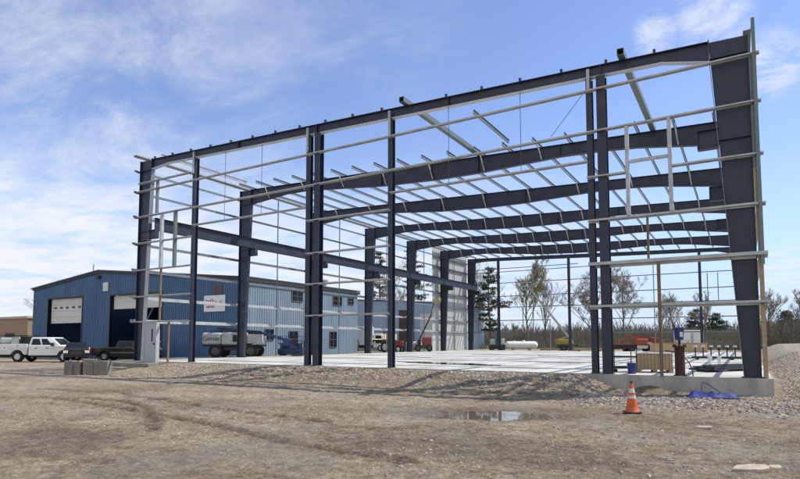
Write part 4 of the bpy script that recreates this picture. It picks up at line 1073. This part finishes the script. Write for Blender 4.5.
# ------------------------------------------------------------------ trees
def bare_tree(label, loc, H, seed, spread=.55, bark=M_bark, twigm=M_twig, levels=5, lean=0, n0=7, group='bare trees beyond the slab', twr=.012):
    rn = random.Random(seed); r = thing('bare_tree', label, 'tree', loc, rn.random()*6, group); tr_ = MB(); cr = MB()
    def br(p, d, ln, rad, lv):
        k = 3 if lv > 1 else 4; q = p; segs = []
        for s_ in range(k):
            d2 = (d+Vector((rn.gauss(0, .12), rn.gauss(0, .12), rn.gauss(.05, .06)))).normalized()
            e = q+d2*ln/k; r0 = rad*(1-.55*s_/k); r1 = rad*(1-.55*(s_+1)/k)
            (tr_ if lv <= 2 else cr).tube(q, e, max(r0, twr), max(r1, twr), 6 if lv < 2 else 3, False); segs.append((q, e, r1)); q = e; d = d2
        if lv >= levels: return
        nb = n0+5 if lv == 0 else rn.randint(4, 6)
        for b_ in range(nb):
            t = (.28+.72*(b_+rn.random()*.6)/nb) if lv == 0 else rn.uniform(.25, 1)
            t = min(.999, t); sg_ = segs[int(t*k)]; f = t*k-int(t*k); pp_ = sg_[0].lerp(sg_[1], f)
            a = rn.random()*6.28; side = Vector((math.cos(a), math.sin(a), 0)); up_ = spread*rn.uniform(.7, 1.3)
            nd_ = (d*(1-up_*.5)+side*up_+Vector((0, 0, .35))).normalized()
            ll = ln*rn.uniform(.38, .62)*(1.15-.55*t if lv == 0 else 1)
            br(pp_, nd_, ll, max(sg_[2]*.55, twr), lv+1)
    br(Vector((0, 0, -.2)), Vector((lean, 0, 1)).normalized(), H*.77, H*.0115+.02, 0)
    tr_.build('trunk', bark, r); cr.build('crown', twigm, r)
    return r
bare_tree('tall bare tree with pale yellow buds behind the gas tank', (.2, 69.2, .2), 13.4, 3, .5, M_barkg, M_bud, 5)
bare_tree('slim bare tree close right of the yellow budding tree', (3.0, 69.0, .2), 11.5, 8, .4, M_bark, M_twig, 4)
bare_tree('broad bare grey tree left of the thick right column', (9.2, 72.3, .2), 11.6, 12, .75, M_bark, M_twig, 5)
bare_tree('broad bare tree seen over the orange lift', (13.6, 74.8, .2), 12.2, 21, .7, M_bark, M_twig, 5)
bare_tree('thin bare sapling behind the timber stud', (18.9, 78.2, .2), 8.6, 5, .45, M_bark, M_twig, 4)
bare_tree('thin bare sapling behind the storage trailer', (21.5, 76.0, .2), 8.0, 6, .45, M_bark, M_twig, 4)
bare_tree('thin bare sapling right of the storage trailer', (25.2, 72.0, .2), 7.4, 31, .45, M_bark, M_twig, 4)
bare_tree('small bare tree just right of the right corner column', (32.6, 62.0, .6), 6.6, 41, .5, M_bark, M_twig, 4)
bare_tree('wispy bare tree at the right edge of the yard', (36.0, 64.0, .7), 6.0, 44, .5, M_barkg, M_twig, 4)
bare_tree('bare tree rising over the tan building at far left', (-70.5, 33, -.7), 11.0, 51, .7, M_bark, M_twig, 4)
bare_tree('small bare tree between the tan and blue buildings', (-60.5, 38, -.7), 8.5, 53, .7, M_bark, M_twig, 4)
bare_tree('bare tree showing above the roof of the blue building', (-22, 66, -.3), 14.0, 57, .6, M_bark, M_twig, 4)
bare_tree('bare tree behind the lining panels near the shed', (-8.5, 70, -.2), 13.5, 58, .6, M_bark, M_twig, 4)
def pine(label, loc, H, seed, rmax, base=.25):
    rn = random.Random(seed); r = thing('pine_tree', label, 'tree', loc, 0, 'pine trees beyond the walls'); t = MB(); c = MB()
    q = Vector((0, 0, -.2)); n = 8
    for k in range(n):
        e = Vector((rn.gauss(0, .12), rn.gauss(0, .12), H*(k+1)/n)); t.tube(q, e, H*.016*(1-.9*k/n)+.02, H*.016*(1-.9*(k+1)/n)+.02, 7, False); q = e
    z = H*base
    while z < H:
        f = (z/H-base)/(1-base); rr = rmax*(math.sin(math.pi*(.15+.80*f))**.8)*rn.uniform(.6, 1.1)
        for b_ in range(rn.randint(3, 5)):
            a = rn.random()*6.28; d = Vector((math.cos(a), math.sin(a), rn.uniform(-.15, .25))); p0 = Vector((0, 0, z)); ln = rr*rn.uniform(.55, 1.1); p1 = p0+d*ln
            t.tube(p0, p1, .06, .02, 4, False)
            for _ in range(int(24+ln*22)):
                s_ = rn.uniform(.3, 1.05); p = p0.lerp(p1, s_)+Vector((rn.gauss(0, .26), rn.gauss(0, .26), rn.gauss(.10, .13)))
                nrm = Vector((rn.gauss(0, 1), rn.gauss(0, 1), rn.gauss(.4, 1))).normalized(); sd_ = nrm.orthogonal().normalized(); u_ = nrm.cross(sd_)
                w = rn.uniform(.04, .11); l2 = rn.uniform(.12, .32)
                c.add([p-sd_*w, p+u_*l2, p+sd_*w, p-u_*l2*.6], [(0, 1, 2, 3)])
        z += H*rn.uniform(.035, .075)
    t.build('trunk', M_bark, r); c.build('crown', M_needle, r)
pine('dark green pine just right of the lined wall corner', (-3.6, 62.2, .1), 12.4, 2, 3.0, .22)
pine('tall dark pine behind the low blue shed, left of two', (-27.6, 68.0, -.2), 17.6, 4, 3.6, .2)
pine('tall dark pine behind the low blue shed, right of two', (-22.0, 70.5, -.2), 18.4, 6, 3.6, .2)
pine('small dark evergreen above the brush at right', (35.5, 78.5, .4), 5.0, 9, 1.7, .05)
pine('small dark evergreen in the far tree line over the orange lift', (21.5, 112.0, .2), 7.4, 10, 2.8, .05)
pine('rounded dark evergreen beside the far small evergreen', (25.5, 112.0, .2), 6.6, 11, 3.0, .05)
# dry brush and far wood: one mass of twigs
def thicket(name, n, fpos, hmin, hmax, m, seed, w=.03):
    rn = random.Random(seed); b = MB()
    for _ in range(n):
        x, y, z = fpos(rn); h = rn.uniform(hmin, hmax)*(.55+.45*abs(fbm(x, y, .12, 3, seed))+.25*rn.random())
        p = Vector((x, y, z-.1)); d = Vector((rn.gauss(0, .28), rn.gauss(0, .28), 1)).normalized(); ww = w*rn.uniform(.6, 1.6)
        for s_ in range(3):
            e = p+d*h/3; o = Vector((ww, ww*.3, 0)); o2 = o*.6; b.add([p-o, p+o, e+o2, e-o2], [(0, 1, 2, 3)])
            for q in range(2):
                f = p.lerp(e, rn.random()); dd = (d+Vector((rn.gauss(0, .8), rn.gauss(0, .8), rn.gauss(0, .35)))).normalized(); l2 = h*rn.uniform(.12, .3)
                g = f+dd*l2; b.add([f-o*.6, f+o*.6, g+o*.35, g-o*.35], [(0, 1, 2, 3)])
            p = e; ww *= .65; d = (d+Vector((rn.gauss(0, .2), rn.gauss(0, .2), .1))).normalized()
    tag(b.build(name, m), kind='stuff')
thicket('dry_brush_thicket', 5000, lambda r: ((lambda x: (x, r.uniform(56, 74)+.0*x, .55))(r.uniform(31.5, 52))), 2.0, 4.6, M_brush, 1, .03)
thicket('far_brush', 20000, lambda r: (r.uniform(-14, 60), r.uniform(84, 112), .1), 1.8, 4.2, M_brush, 2, .045)
thicket('near_weeds', 2200, lambda r: (r.uniform(-4, 33), r.uniform(58, 84), .1), .6, 2.0, M_brush, 3, .05)
thicket('far_wood', 5000, lambda r: (r.uniform(-120, 160), r.uniform(150, 175), .2), 5.0, 8.5, mat('far_wood_brown', (.13, .12, .10), .95, 0, .4, .05), 4, .16)
